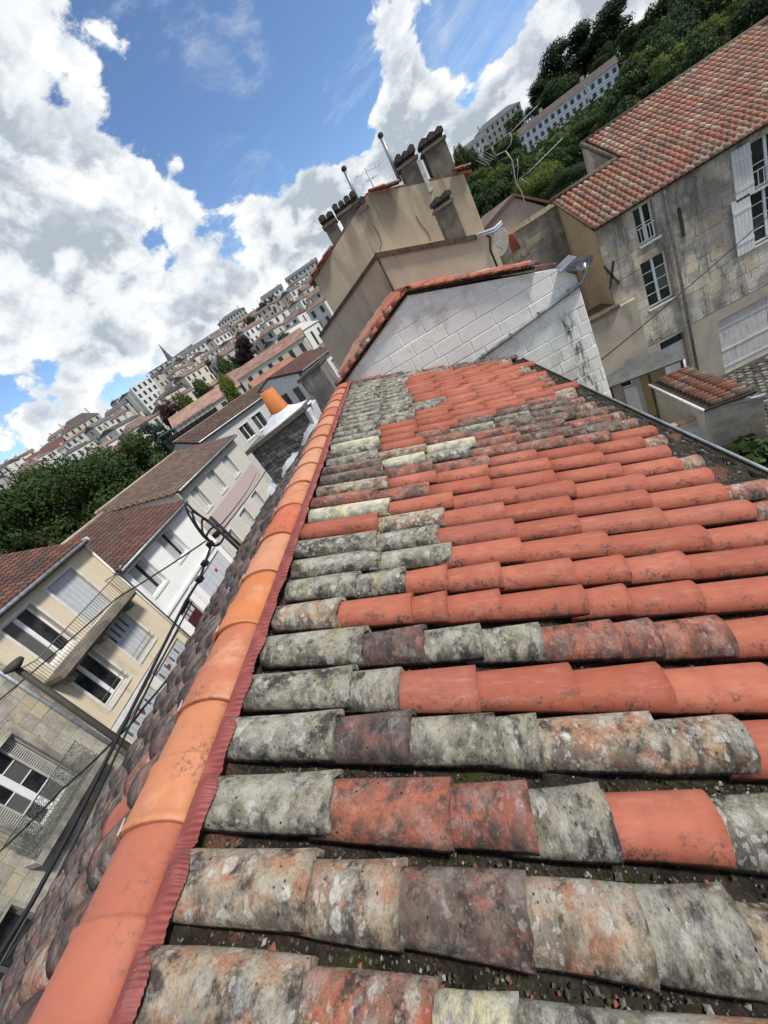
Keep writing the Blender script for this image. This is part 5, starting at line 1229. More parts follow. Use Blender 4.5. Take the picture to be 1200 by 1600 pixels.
# ------------------------------------------------------------------ rubble chimney stack on the street side of the near roof
CY = 6.5
cs = root('chimney_stack', 'wide grey rubble chimney stack with an orange pot beside the ridge', 'chimney', (-2.5, CY+.4, -1.6))
rub = stone_mat('stack_rubble', (.22, .215, .205), (.135, .13, .125), (.055, .053, .052), .5)
pts = [(-3.13, -2.4), (-1.97, -1.8), (-1.93, -.83), (-3.13, -.96)]
stk = MB().prism([(x, CY, z) for x, z in pts], (0, .75, 0)).build('stack', rub, cs)
sfac = Fac((0, CY, 0), (1, 0, 0)); r = random.Random(8)
blocks(sfac, stk, -3.13, -1.95, -2.0, -.82, .075, (.05, .17), [], rub, .012, .006, [(-3.13, -2.2), (-1.97, -1.6), (-1.93, -.83), (-3.13, -.96)], 21, 'stone', .014, skip=lambda u, v: v < -1.9)
MB().prism([(-3.20, CY-.06, -.97), (-1.88, CY-.06, -.83), (-1.88, CY-.06, -.76), (-3.20, CY-.06, -.90)], (0, .87, 0)).build('slab', rub, cs)
cemw = simple('white_cement', (.56, .58, .60), .85, 0, .1, 8, (.36, .37, .37), .4, .6)
mb = MB(); rr_ = np.random.default_rng(4); n = 16
for (rx, ry, h) in ((.62, .36, .0), (.50, .30, .06), (.34, .22, .12), (.20, .17, .20), (.15, .15, .22)):
    for j in range(n): a = 2*math.pi*j/n; k = 1+rr_.normal(0, .08); mb.v.append((-2.43+rx*k*math.cos(a), CY+.38+ry*k*math.sin(a), -.87+h+.115*rx*k*math.cos(a)*(1-h*4)))
for i in range(4):
    for j in range(n): mb.f.append((i*n+j, i*n+(j+1) % n, (i+1)*n+(j+1) % n, (i+1)*n+j))
mb.build('cement_cap', cemw, cs, True)
MB().lathe((-2.40, CY+.38, -.70), [(.0, .0), (.175, .0), (.17, .03), (.125, .42), (.105, .42), (.145, .03)], 20).build('pot', simple('orange_clay', (.50, .17, .045), .75, 0, .12, 6, (.32, .11, .04), .4), cs, True)
MB().prism([(-1.99, CY-.02, -1.62), (-1.90, CY-.05, -1.12), (-1.86, CY-.05, -.86), (-1.93, CY-.02, -.84)], (0, .8, 0)).build('flashing', cemw, cs)
fl_ = MB(); prev = None
P_ = [lslope_pt(x, CY-.06-.05*math.sin(x*9), .10) for x in np.linspace(-1.75, -3.25, 14)]; Q_ = [lslope_pt(x, CY+.02, .26) for x in np.linspace(-1.75, -3.25, 14)]
for i in range(13): fl_.quad(P_[i], P_[i+1], Q_[i+1], Q_[i])
fl_.build('flashing', cemw, cs, True)
# ------------------------------------------------------------------ street ground, poles, cables
street = MB().box(XL, -3.9, -40, 60, SZ0-.2, SZ0).build('street', simple('asphalt', (.055, .055, .057), .95, 0, .2, 5)); street['kind'] = 'structure'
for (x0, x1) in ((XL+.12, XL+1.4),): 
    pv = MB().box(x0, x1, -40, 60, SZ0-.1, SZ0+.13).build('pavement', simple('pavement_grey', (.22, .215, .205), .95, 0, .1)); pv['kind'] = 'structure'
PXX = -5.2
um = root('cable_mast', 'black twin tube cable mast with coiled cables rising at the roof edge', 'mast', atx((377, 862), PXX)+np.array([0, 0, -7.0]))
a_, b_ = atx((377, 862), PXX), atx((330, 818), PXX)
for off in (0, .13):
    o_ = np.array([0, off, 0]); MB().tube([a_+o_+np.array([0, 0, -7.2]), a_+o_, b_+o_+np.array([0, 0, .10])], .035, 8).build('tube', black_metal, um, True)
for pts in (((340, 825), (305, 800), (290, 786), (296, 806), (318, 838), (335, 850)), ((335, 820), (308, 803), (300, 800), (308, 822), (325, 842)), ((345, 832), (325, 815), (316, 812), (318, 835), (332, 848)), ((322, 838), (330, 826), (345, 822), (350, 838), (340, 852), (325, 850))):
    P = [atx(p, PXX-.05*i) for i, p in enumerate(pts)]
    # smooth the coil
    Q = []
    for i in range(len(P)-1):
        p0, p1, p2, p3 = P[max(i-1, 0)], P[i], P[i+1], P[min(i+2, len(P)-1)]
        for t in np.linspace(0, 1, 6, endpoint=False): Q.append(.5*((2*p1)+(-p0+p2)*t+(2*p0-5*p1+4*p2-p3)*t*t+(-p0+3*p1-3*p2+p3)*t**3))
    Q.append(P[-1]); MB().tube(Q, .024, 6).build('cable_coil', cable_mat, um, True)
for q in ((338, 835), (328, 850), (320, 880), (312, 905)): c = atx(q, PXX); MB().box(c[0]-.05, c[0]+.05, c[1]-.06, c[1]+.06, c[2]-.05, c[2]+.05).build('clamp', cable_mat, um)
lp = root('street_lamp', 'dark street lamp post with small flat head in front of the stone house', 'street lamp', atx((207, 1172), -6.4)+np.array([0, 0, -6.5]))
l0, l1 = atx((207, 1172), -6.4), atx((28, 1046), -6.4)
MB().tube([l0+np.array([0, 0, -6.6]), l0, l1], [.06, .052, .04], 10).build('post', simple('lamp_olive', (.045, .042, .032), .6), lp, True)
hd = atx((22, 1040), -6.4); MB().lathe(hd+np.array([0, 0, -.06]), [(.0, 0), (.05, 0), (.13, .05), (.12, .10), (.0, .12)], 14).build('head', simple('lamp_olive', (.045, .042, .032), .6), lp, True)
def cable(name, label, pts, r, sag=0.0, grp=None):
    P = [np.array(p, float) for p in pts]; Q = []
    for i in range(len(P)-1):
        for t in np.linspace(0, 1, 10, endpoint=False): Q.append(P[i]+(P[i+1]-P[i])*t-np.array([0, 0, sag*4*t*(1-t)]))
    Q.append(P[-1]); return tag(MB().tube(Q, r, 6).build(name, cable_mat, None, True), label, 'cable', grp)
cable('cable_bundle', 'thick black cable bundle running along the street side of the roof', [atx(p, -5.25) for p in ((332, 846), (312, 905), (290, 940), (240, 1040), (185, 1150), (115, 1290), (50, 1410), (0, 1490))], .023)
cable('cable_bundle', 'second black cable below the thick bundle at the roof edge', [atx(p, -5.6) for p in ((300, 940), (245, 1045), (195, 1150), (130, 1290), (70, 1410), (10, 1500))], .015)
cable('cable', 'thin black cable crossing in front of the cream house balcony', [atx((322, 845), -5.3), atx((182, 935), -8.0), atx((0, 1093), -11.0), atx((-60, 1150), -12)], .016, .02)
cable('cable', 'black cable branching off in front of the grey garage doors', [atx((300, 1010), -4.9), atx((222, 1108), -5.2), atx((185, 1150), -6), atx((95, 1235), -8), atx((0, 1330), -10)], .016, .02)
cable('cable', 'thin black cable hanging over the courtyard towards the stone building', [np.array([1.62, 6.6, -2.30]), aty((888, 602), 7.6), aty((1040, 478), 11.0), aty((1200, 338), 15.5)], .013, .03)
for k_, (p, q, lab) in enumerate((((350, 825), (440, 690), 'thin cable leaving the mast towards the orange pot'), ((345, 820), (400, 740), 'short cable leaving the mast along the cream row'))): cable('cable', lab, [atx(p, PXX), aty(q, 14.0+8*k_)], .014, .1)
# tall bent aerial above the garden wall
ta = root('bent_aerial', 'tall bent rooftop aerial in front of the wooded hill', 'antenna', aty((830, 345), 17.0))
for nm, pts, r_ in (('mast', ((828, 345), (815, 300), (806, 285), (800, 250), (790, 236)), .03), ('arm', ((790, 236), (775, 243), (770, 236), (768, 230)), .022), ('arm', ((790, 236), (798, 225), (800, 215), (797, 208)), .022), ('boom', ((752, 240), (800, 205), (840, 165)), .016), ('arm', ((806, 285), (830, 265), (880, 215)), .02), ('strut', ((808, 282), (810, 262), (808, 248)), .018), ('strut', ((812, 278), (820, 283), (828, 288)), .018), ('reflector', ((748, 232), (752, 246), (765, 258)), .02)):
    MB().tube([aty(p, 17.0) for p in pts], r_*.62, 6).build(nm, simple('aerial_alloy', (.34, .34, .33), .5, .4), ta, True)
for i in range(14):
    c = aty((752+88*i/13, 240-75*i/13), 17.0); MB().tube([c+np.array([-.03, -.22, .0]), c+np.array([.03, .22, 0])], .006, 4).build('element', zinc, ta)
for i in range(5):
    c = aty((743+4*i, 250-3*i), 17.0); MB().tube([c+np.array([0, 0, .0]), c+np.array([.25, 0, -.30])], .006, 4).build('reflector_rod', zinc, ta)
for i in range(10):
    c = aty((835+45*i/9, 261-48*i/9), 17.0); MB().tube([c+np.array([-.02, -.15, .03]), c+np.array([.02, .15, -.03])], .005, 4).build('element', zinc, ta)
# small pink gabled house behind the garden wall
pg = root('pink_gable_house', 'small pinkish gabled house between the beige house and the garden wall', 'house', (6.8, 24, SZ0))
PY = 23.0; g5 = [aty(p, PY) for p in ((765, 345), (803, 308), (835, 320), (812, 360))]
MB().prism([(g5[0][0], PY, SZ0), (g5[2][0]+.4, PY, SZ0), (g5[2][0]+.4, PY, g5[2][2]-.3), (g5[1][0], PY, g5[1][2]), (g5[0][0]-.2, PY, g5[0][2]-.1)], (0, 6, 0)).build('wall', simple('pinkish_render', (.44, .35, .28), .95, 0, .08, 4, (.3, .22, .17), .6), pg)
for (a, b) in ((g5[1], np.array([g5[0][0]-.5, PY, g5[0][2]-.3])), (g5[1], np.array([g5[2][0]+.8, PY, g5[2][2]-.5]))): MB().prism([a+np.array([0, -.15, .02]), b+np.array([0, -.15, .02]), b+np.array([0, -.15, .14]), a+np.array([0, -.15, .14])], (0, 6.3, 0)).build('roof', TB2, pg)
# ------------------------------------------------------------------ terrain: valley floor rising to hills
def terr(x, y):
    x = np.asarray(x, float); y = np.asarray(y, float); r = np.hypot(x, y); az = np.degrees(np.arctan2(x, y))
    zl = np.interp(r, [0, 45, 80, 120, 200, 300, 345, 900, 4000], [-10.35, -10.35, -9.2, -5, 7.5, 22.5, 25, 26, 26]); zr = np.interp(r, [0, 45, 90, 130, 200, 240, 300, 345, 900, 4000], [-10.35, -10.35, -7.5, -2.5, 8, 13.2, 27, 32, 34, 34])
    t = np.clip((az-2)/10, 0, 1); t = t*t*(3-2*t); u = np.clip((150-az)/30, 0, 1); t = t*u
    far = np.clip((r-100)/100, 0, 1)
    return zl*(1-t)+zr*t+far*(vnoise(x/40+50, y/40+50, 31)-.5)*3.0
rr = np.concatenate([np.linspace(0, 40, 5), np.linspace(50, 360, 63), np.array([420, 520, 700, 1000, 1600, 3000])]); aa = np.linspace(-math.pi, math.pi, 181)
RR, AA = np.meshgrid(rr, aa, indexing='ij'); GX, GYY = RR*np.sin(AA), RR*np.cos(AA); GZZ = terr(GX, GYY)
def terr_mat():
    n = NT('hill_ground'); v = n.vec(rnd=False)
    c = n.mix(n.ramp(n.noise(v, .06, 6, .6), .35, .65), (.050, .075, .022), (.085, .095, .035))
    c = n.mix(n.ramp(n.noise(v, .4, 6, .7), .5, .7), c, (.028, .045, .014)); c = n.mix(n.ramp(n.noise(v, .02, 3, .6), .58, .7, 0, .6), c, (.16, .14, .085))
    n.bump(n.noise(v, .8, 6, .7), 1.0, 1.0); MT['hill'] = n.done(c, 1.0)
terr_mat()
gr = obj('ground', npmesh('ground', np.stack([GX, GYY, GZZ], -1).reshape(-1, 3), grid_faces(len(rr), len(aa))[:, ::-1], MT['hill'], True)); gr['kind'] = 'structure'
def far_pt(q, r):
    d = ray(*q); h = math.hypot(d[0], d[1]); return d*(r/h)
# ------------------------------------------------------------------ trees
def leaf_mat(name, a, b, tr=.35):
    n = NT(name); r = n.tint(); c = n.mix(r, a, b); c = n.mix(n.math('MULTIPLY', n.oi.outputs['Random'], .35), c, tuple(x*.55 for x in a))
    n.b.inputs['Subsurface Weight'].default_value = 0.0
    t = n.n('ShaderNodeBsdfTranslucent'); n.put(c, t.inputs['Color']); ms = n.n('ShaderNodeMixShader'); ms.inputs[0].default_value = tr
    n.done(c, .75); out = [x for x in n.t.nodes if x.type == 'OUTPUT_MATERIAL'][0]; n.L(n.b.outputs[0], ms.inputs[1]); n.L(t.outputs[0], ms.inputs[2]); n.L(ms.outputs[0], out.inputs['Surface'])
    MT[name] = n.m; return n.m
leaf_g = leaf_mat('leaf_green', (.017, .038, .010), (.062, .100, .024), .25); leaf_d = leaf_mat('leaf_dark', (.012, .028, .010), (.042, .072, .022), .25); leaf_y = leaf_mat('leaf_yellow', (.065, .10, .020), (.15, .19, .035)); leaf_p = leaf_mat('leaf_copper', (.018, .010, .012), (.045, .022, .022)); leaf_b = leaf_mat('leaf_cedar', (.020, .045, .030), (.05, .085, .055)); leaf_r = leaf_mat('leaf_reddish', (.05, .028, .02), (.09, .05, .03))
bark = simple('bark', (.060, .048, .038), 1, 0, .3, 6, None, .4, .6)
def crown_mesh(name, seed, lobes=16, leaves=2600, leaf=.05, shape='round'):
    """unit tree: base at 0, crown between z .22 and 1, radius about .42"""
    r = np.random.default_rng(seed); C_ = []
    for i in range(lobes):
        if shape == 'round':
            z = r.uniform(.34, .88); ring = math.sqrt(max(0, 1-((z-.58)/.42)**2))*.30; a = r.uniform(0, 6.283); q = r.random()**.5*ring; C_.append((q*math.cos(a)*1.15, q*math.sin(a)*1.15, z, r.uniform(.07, .17)))
        elif shape == 'cedar':
            z = .25+.70*i/lobes; ring = .40*(1-.75*(z-.25)/.7); a = i*2.4; C_.append((ring*.6*math.cos(a), ring*.6*math.sin(a), z, ring*.62+.03))
        else:
            z = .15+.8*i/lobes; ring = .30*(1-(z-.15)/.9); C_.append((ring*.4*r.normal(), ring*.4*r.normal(), z, ring*.7+.05))
    C_ = np.array(C_); w = C_[:, 3]**2; idx = r.choice(lobes, leaves, p=w/w.sum()); d = r.normal(size=(leaves, 3)); d /= np.linalg.norm(d, axis=1)[:, None]
    rad = C_[idx, 3]*(r.random(leaves)**.33*.6+.42)*(1+.15*r.normal(size=leaves)); zs = np.where(shape == 'cedar', .28, .85); P = C_[idx, :3]+d*rad[:, None]*np.array([1, 1, float(zs)])
    nrm = d+r.normal(0, .55, (leaves, 3)); nrm[:, 2] += .35; nrm /= np.linalg.norm(nrm, axis=1)[:, None]
    t = np.cross(nrm, r.normal(size=(leaves, 3))); t /= np.linalg.norm(t, axis=1)[:, None]; b = np.cross(nrm, t); s = leaf*(.5+r.random(leaves)); s = s[:, None]
    V = np.stack([P-t*s*.5, P+b*s*.38, P+t*s*.6+nrm*s*.12, P-b*s*.38], 1).reshape(-1, 3); Fq = np.arange(leaves*4).reshape(-1, 4)
    clump = vnoise(P[:, 0]*14+20, P[:, 2]*14+P[:, 1]*9+20, seed); tint = np.clip(.35*r.random(leaves)+.75*clump-.05+.25*(d[:, 2]), 0, 1)
    me = npmesh(name, V, Fq, leaf_g, False, tint); return me, C_
def trunk_mesh(C_, seed, shape):
    r = random.Random(seed); mb = MB(); mb.tube([(0, 0, -.05), (.01, 0, .2), (-.01, .01, .45), (0, 0, .8)], [.035, .027, .02, .006], 8)
    for c in C_[::2]:
        z0 = max(.15, min(.7, c[2]-.15)); mb.tube([(0, 0, z0), (c[0]*.5, c[1]*.5, (z0+c[2])/2+.02), (c[0], c[1], c[2])], [.014, .009, .003], 5)
    return mb.mesh('trunk', bark, True)
PROTO = {}
for key, (n_, lv, lf2, sh_) in dict(a=(30, 30000, .018, 'round'), b=(18, 11000, .026, 'round'), c=(14, 3600, .040, 'round'), d=(20, 3600, .040, 'round'), e=(16, 9000, .026, 'cedar'), f=(10, 1600, .05, 'cone')).items():
    cm, C_ = crown_mesh('crown', ord(key), n_, lv, lf2, sh_); PROTO[key] = (cm, trunk_mesh(C_, ord(key), sh_))
def tree(name, label, base, h, wid, key, mat, group=None, rot=None):
    b = np.array(base, float); r_ = root(name, label, 'tree', b, group); rot = random.uniform(0, 6.28) if rot is None else rot
    M = Matrix.Translation(b) @ Matrix.Rotation(rot, 4, 'Z') @ Matrix.Diagonal((wid/.84, wid/.84, h, 1))
    for nm, me in (('trunk', PROTO[key][1]), ('crown', PROTO[key][0])):
        o = bpy.data.objects.new(nm, me); COL.objects.link(o); setpar(o, r_); o.matrix_basis = M
        if nm == 'crown': o.material_slots[0].link = 'OBJECT'; o.material_slots[0].material = mat
    return r_
def tree_px(name, label, q, r, wpx, key, mat, group=None, hmin=None):
    T = far_pt(q, r); z0 = float(terr(T[0], T[1])); h = T[2]-z0
    if hmin and h < hmin: z0 = T[2]-hmin; h = hmin
    d = np.linalg.norm(T); return tree(name, label, (T[0], T[1], z0), h/.98, wpx/F_PX*d, key, mat, group)
tree_px('broadleaf_tree', 'large round green tree behind the cream house roof at far left', (62, 722), 50, 150, 'a', leaf_g)
tree_px('broadleaf_tree', 'second green tree right of the largest one behind the street roofs', (150, 695), 56, 105, 'a', leaf_g)
tree_px('broadleaf_tree', 'green tree half cut by the left edge of the photo', (-18, 770), 46, 90, 'b', leaf_g)
tree_px('broadleaf_tree', 'green tree filling the gap at the left edge behind the cream house', (18, 738), 58, 110, 'a', leaf_g)
tree_px('cedar_tree', 'dark bluish cedar tree behind the brown roofs', (222, 655), 66, 80, 'e', leaf_b)
tree_px('broadleaf_tree', 'small dark green tree at the foot of the cedar', (190, 700), 60, 60, 'b', leaf_d)
tree_px('copper_tree', 'dark purple copper beech above the orange roofs', (374, 528), 150, 52, 'b', leaf_p)
tree_px('broadleaf_tree', 'green tree left of the copper beech', (345, 553), 142, 38, 'c', leaf_g)
tree_px('broadleaf_tree', 'bright yellow green tree behind the bend house roof', (345, 588), 70, 46, 'b', leaf_y)
tree_px('broadleaf_tree', 'green tree above the long orange tiled hall', (305, 582), 120, 38, 'c', leaf_g)
tree_px('copper_tree', 'dark purple tree below the white apartment block', (250, 622), 112, 34, 'c', leaf_p)
tree_px('broadleaf_tree', 'yellowish tree between the purple tree and the hall', (272, 608), 125, 28, 'c', leaf_y)
for i, (q, w_, r) in enumerate((((385, 492), 20, 250), ((407, 470), 24, 270), ((424, 458), 22, 280), ((458, 435), 22, 290), ((475, 478), 26, 200), ((400, 480), 10, 265))): tree_px('broadleaf_tree', ['dark round tree below the skyline right of the copper beech', 'first of two dark trees side by side on the left hill crest', 'second of two dark trees side by side on the left hill crest', 'single dark tree on the crest nearest the beige house', 'olive tree among pale houses left of the beige house', 'tiny pointed tree beside the twin crest trees'][i], q, r, w_, 'c' if i < 5 else 'f', leaf_d if i != 4 else leaf_y)
# wooded hillside on the right
G_W = 'trees of the wooded hillside on the right'
for (q, r, w_, k, m_, lab) in (((838, 128), 285, 46, 'b', leaf_d, 'dark tree at the lower left end of the wood on the crest'), ((868, 66), 295, 50, 'b', leaf_d, 'tall dark tree on the crest above the long white building'), ((905, 38), 300, 56, 'b', leaf_d, 'broad dark tree behind the middle of the long white building'),
        ((957, 0), 300, 60, 'b', leaf_d, 'dark crest tree above the right end of the long white building'), ((905, 190), 150, 66, 'a', leaf_g, 'large green tree in front of the long white building'), ((868, 218), 140, 52, 'b', leaf_g, 'green tree in front of the lower left of the white building'),
        ((835, 262), 105, 62, 'a', leaf_y, 'bright green tree above the garden wall and aerial'), ((880, 262), 95, 60, 'a', leaf_d, 'dark green tree beside the tiled roof corner'), ((930, 172), 160, 44, 'b', leaf_g, 'green tree right of the largest one before the white building'), ((735, 222), 200, 36, 'c', leaf_d, 'dark tree right behind the tallest chimney'),
        ((715, 215), 230, 26, 'c', leaf_g, 'small tree close to the tallest chimney'), ((1180, -8), 150, 44, 'b', leaf_r, 'reddish brown tree above the right end of the tiled roof')): tree_px('broadleaf_tree', lab, q, r, w_, k, m_, None, 5)
cnt = 0; wr = random.Random(9)
while cnt < 240:
    az = wr.uniform(11, 42); r = wr.uniform(120, 335); h = wr.uniform(7, 13); x, y = r*math.sin(math.radians(az)), r*math.cos(math.radians(az)); z = float(terr(x, y)); el = math.degrees(math.atan2(z+h, r))
    if 18.8 < az < 29.2 and r < 262 and el > 3.1: continue
    if az < 21 and r > 280: continue
    if el > 9.0: continue
    w_ = h*wr.uniform(.75, 1.05); mt_ = wr.choice([leaf_d, leaf_d, leaf_g, leaf_g, leaf_y]) if r < 240 else wr.choice([leaf_d, leaf_d, leaf_g])
    zone = 'left of the long white building near the chimneys' if az < 18.8 else ('right of the long white building above the tiled roof' if az > 29.2 else ('on the slope just above the long white building' if r > 245 else 'on the slope below the long white building'))
    tone = {leaf_d.name: 'dark green', leaf_g.name: 'mid green', leaf_y.name: 'yellowish green'}[mt_.name]; size = 'tall' if h > 10 else 'low'
    tree('broadleaf_tree', '%s %s tree %s' % (size, tone, zone), (x, y, z-.3), h, w_, wr.choice('ccdd'), mt_, '%s %s trees %s' % (size, tone, zone)); cnt += 1
# undergrowth between the trees of the hillside
ru = np.random.default_rng(15); nU = 16000; azu = np.radians(ru.uniform(9, 46, nU)); ruu = np.sqrt(ru.uniform(105**2, 338**2, nU)); xu, yu = ruu*np.sin(azu), ruu*np.cos(azu); zu = terr(xu, yu)
hU = ru.random(nU)**1.6*3.2; inb = (np.degrees(azu) > 18.8) & (np.degrees(azu) < 29.2) & (ruu > 225) & (ruu < 262); hU = np.where(inb, 0.2, hU)
Pu = np.stack([xu, yu, zu+hU], 1); nu_ = ru.normal(size=(nU, 3)); nu_[:, 2] += .9; nu_ /= np.linalg.norm(nu_, axis=1)[:, None]; tu = np.cross(nu_, ru.normal(size=(nU, 3))); tu /= np.linalg.norm(tu, axis=1)[:, None]; bu = np.cross(nu_, tu); su = (.7+1.1*ru.random(nU))[:, None]
Vu = np.stack([Pu-tu*su*.6, Pu+bu*su*.5, Pu+tu*su*.6, Pu-bu*su*.5], 1).reshape(-1, 3); tin = np.clip(vnoise(xu/9+60, yu/9+60, 4)*1.1-.1+.3*ru.random(nU), 0, 1)
ug = obj('undergrowth', npmesh('undergrowth', Vu, np.arange(nU*4).reshape(-1, 4), leaf_g, False, tin), None, 'stuff'); tag(ug, 'low green bushes covering the ground of the right hillside', 'bushes')
# ------------------------------------------------------------------ hillside town
WALLS = [simple('town_white', (.62, .61, .58), .9, 0, .05, .4), simple('town_cream', (.55, .51, .43), .9, 0, .05, .4), simple('town_grey', (.42, .40, .37), .9, 0, .08, .4), simple('town_stone', (.48, .44, .37), .9, 0, .08, .4)]
ROOFS = [simple('town_slate', (.10, .10, .11), .8, 0, .2, .6), simple('town_brown', (.16, .105, .085), .9, 0, .25, .6), simple('town_tile', (.22, .135, .105), .9, 0, .25, .6), simple('town_dark', (.085, .07, .065), .9, 0, .2, .6)]
wdark = simple('town_window', (.045, .048, .055), .3, 0, .3, .5)
def town_house(name, label, c, ang, w, d, h, rh, wm, rm, floors, bays, group=None, hip=False, shutters_=True, cat='house', chim=True, balc=False, found=3.0):
    c = np.array(c, float); r_ = root(name, label, cat, c, group); U = np.array([math.cos(ang), math.sin(ang), 0]); f = Fac(c-U*w/2, U)
    if f.W@(-c) < 0: U = -U; f = Fac(c-U*w/2, U)
    P = f.p
    f.box(MB(), 0, w, -found, h, -d, 0).build('wall', wm, r_)
    ins = min(w*.3, d*.5) if hip else 0
    if rh > 0:
        o = .3; mb = MB(); E_ = [P(-o, h, o), P(w+o, h, o), P(w+o, h, -d-o), P(-o, h, -d-o)]; R0, R1 = P(-o+ins, h+rh, -d/2), P(w+o-ins, h+rh, -d/2)
        mb.poly([E_[0], E_[1], R1, R0]); mb.poly([E_[2], E_[3], R0, R1]); mb.poly([E_[1], E_[2], R1]); mb.poly([E_[3], E_[0], R0]); mb.poly([E_[3], E_[2], E_[1], E_[0]]); mb.build('roof', rm, r_)
        if not hip:
            g = MB(); g.poly([P(0, h-.02, .01), P(0, h+rh*.93, -d/2), P(0, h-.02, -d)]); g.poly([P(w, h-.02, -d), P(w, h+rh*.93, -d/2), P(w, h-.02, .01)])
    mb = MB(); sh2 = MB(); fh = h/floors; bw_ = w/bays
    for i in range(bays):
        for j in range(floors):
            u, v = (i+.5)*bw_, (j+.5)*fh; ww, hh = min(.55, bw_*.24), fh*.30
            f.box(mb, u-ww, u+ww, v-hh, v+hh, -.12, .03)
            if shutters_: f.box(sh2, u-ww*1.9, u-ww, v-hh, v+hh, 0, .05); f.box(sh2, u+ww, u+ww*1.9, v-hh, v+hh, 0, .05)
            if balc: f.box(sh2, u-bw_*.46, u+bw_*.46, v-fh*.42, v-fh*.12, .05, .9)
    # side windows
    for j in range(floors):
        for s_ in (0, w): 
            q = P(s_, (j+.5)*fh, -d*.5); e = .03*(1 if s_ else -1); D = -f.W*.5
            mb.hexa([q+D+U*e+np.array([0, 0, -fh*.28]), q-D+U*e+np.array([0, 0, -fh*.28]), q-D-U*e+np.array([0, 0, -fh*.28]), q+D-U*e+np.array([0, 0, -fh*.28]), q+D+U*e+np.array([0, 0, fh*.28]), q-D+U*e+np.array([0, 0, fh*.28]), q-D-U*e+np.array([0, 0, fh*.28]), q+D-U*e+np.array([0, 0, fh*.28])])
    mb.build('windows', wdark, r_, False, 'stuff')
    if sh2.v: sh2.build('shutters', WALLS[2] if not balc else ROOFS[3], r_, False, 'stuff')
    if chim and rh > 0:
        for s_ in (.12, .85):
            if random.random() < .75: f.box(MB(), w*s_-.4, w*s_+.4, h, h+rh+random.uniform(.6, 1.3), -d/2-.4, -d/2+.3).build('chimney', WALLS[3], r_)
    return r_
tr_ = random.Random(21); placed = []; hcount = 0
for ring in range(13):
    r = 128+15.5*ring; az = -51.0
    while az < -2.5:
        w = tr_.uniform(5.5, 15); step = math.degrees((w+tr_.uniform(.2, 3.5))/r); a_ = az+step/2; az += step
        rr2 = r+tr_.uniform(-8, 8); x, y = rr2*math.sin(math.radians(a_)), rr2*math.cos(math.radians(a_)); z = float(terr(x, y)); h = tr_.uniform(6.5, 10.5); el = math.degrees(math.atan2(z+h, rr2))
        if tr_.random() < (.36 if ring < 8 else .16): continue
        if a_ > -13 and ring > 9: continue
        if el < -.3 or (a_ < -40 and rr2 < 170): continue
        if -29.8 < a_ < -23.2 and rr2 > 280: continue                   # the church block stands here
        if -34.5 < a_ < -28.5 and 170 < rr2 < 240: continue             # white apartment block
        if -39.8 < a_ < -35.5 and rr2 > 225: continue                   # manor
        wmx = tr_.choice([0, 0, 1, 1, 2, 3]); rmx = tr_.choice([1, 1, 0, 0, 3, 1, 2]); hip = tr_.random() < .35; fl_n = max(2, int(h/2.9)); bays = max(2, int(w/2.9))
        pos = 'on the skyline' if el > 5.2 else ('midway up the hill' if el > 2.8 else 'low on the hill')
        side_ = 'far left of the spire' if a_ < -37 else ('just left of the spire' if a_ < -27 else ('just right of the spire' if a_ < -18 else ('above the copper beech' if a_ < -10 else 'close to the beige house')))
        lab = '%s %d-bay house with %s %s roof %s %s' % (['white', 'cream', 'grey', 'stone'][wmx], bays, ['slate', 'brown', 'reddish', 'blackish'][rmx], 'hipped' if hip else 'gabled', pos, side_)
        town_house('hill_house', lab, (x, y, z), math.radians(-a_)+tr_.uniform(-.9, .9), w, tr_.uniform(7, 10), h, tr_.uniform(1.0, 2.0), WALLS[wmx], ROOFS[rmx], fl_n, bays, 'hill houses '+pos+' '+side_, hip, tr_.random() < .6); hcount += 1
for q in range(46):
    a_ = tr_.uniform(-49, -4); rr2 = tr_.uniform(125, 312); x, y = rr2*math.sin(math.radians(a_)), rr2*math.cos(math.radians(a_)); z = float(terr(x, y)); h = tr_.uniform(5, 10.5)
    pos = 'high on the hill' if rr2 > 230 else 'lower on the hill'; side_ = 'left of the spire' if a_ < -27 else ('right of the spire' if a_ < -14 else 'near the beige house')
    tree('garden_tree', '%s dark garden tree among the town houses %s %s' % ('tall' if h > 8 else 'small', pos, side_), (x, y, z-.3), h, h*tr_.uniform(.7, 1.0), tr_.choice('ccdf'), tr_.choice([leaf_d, leaf_d, leaf_g]), 'garden trees %s %s' % (pos, side_))
print('town houses', hcount)
def at_far(q, r): p = far_pt(q, r); return p
# church spire and tall balconied block in front of it
cp_ = at_far((247, 537), 335); zc = float(terr(cp_[0], cp_[1]))
cs2 = root('church', 'church with a tall pointed grey spire on the skyline', 'church', (cp_[0], cp_[1], zc)); slate = ROOFS[0]
MB().box(cp_[0]-2.6, cp_[0]+2.6, cp_[1]-2.6, cp_[1]+2.6, zc-2, cp_[2]-15).build('tower', WALLS[3], cs2)
MB().lathe((cp_[0], cp_[1], cp_[2]-15), [(3.1, 0), (2.2, 3.2), (1.1, 8.5), (.06, 15)], 8).build('spire', slate, cs2)
MB().box(cp_[0]-4, cp_[0]+16, cp_[1]+2.7, cp_[1]+14, zc-2, zc+10).build('nave', WALLS[3], cs2)
MB().prism([(cp_[0]-4.3, cp_[1]+2.4, zc+10), (cp_[0]-4.3, cp_[1]+8.3, zc+15), (cp_[0]-4.3, cp_[1]+14.3, zc+10)], (20.6, 0, 0)).build('nave_roof', slate, cs2)
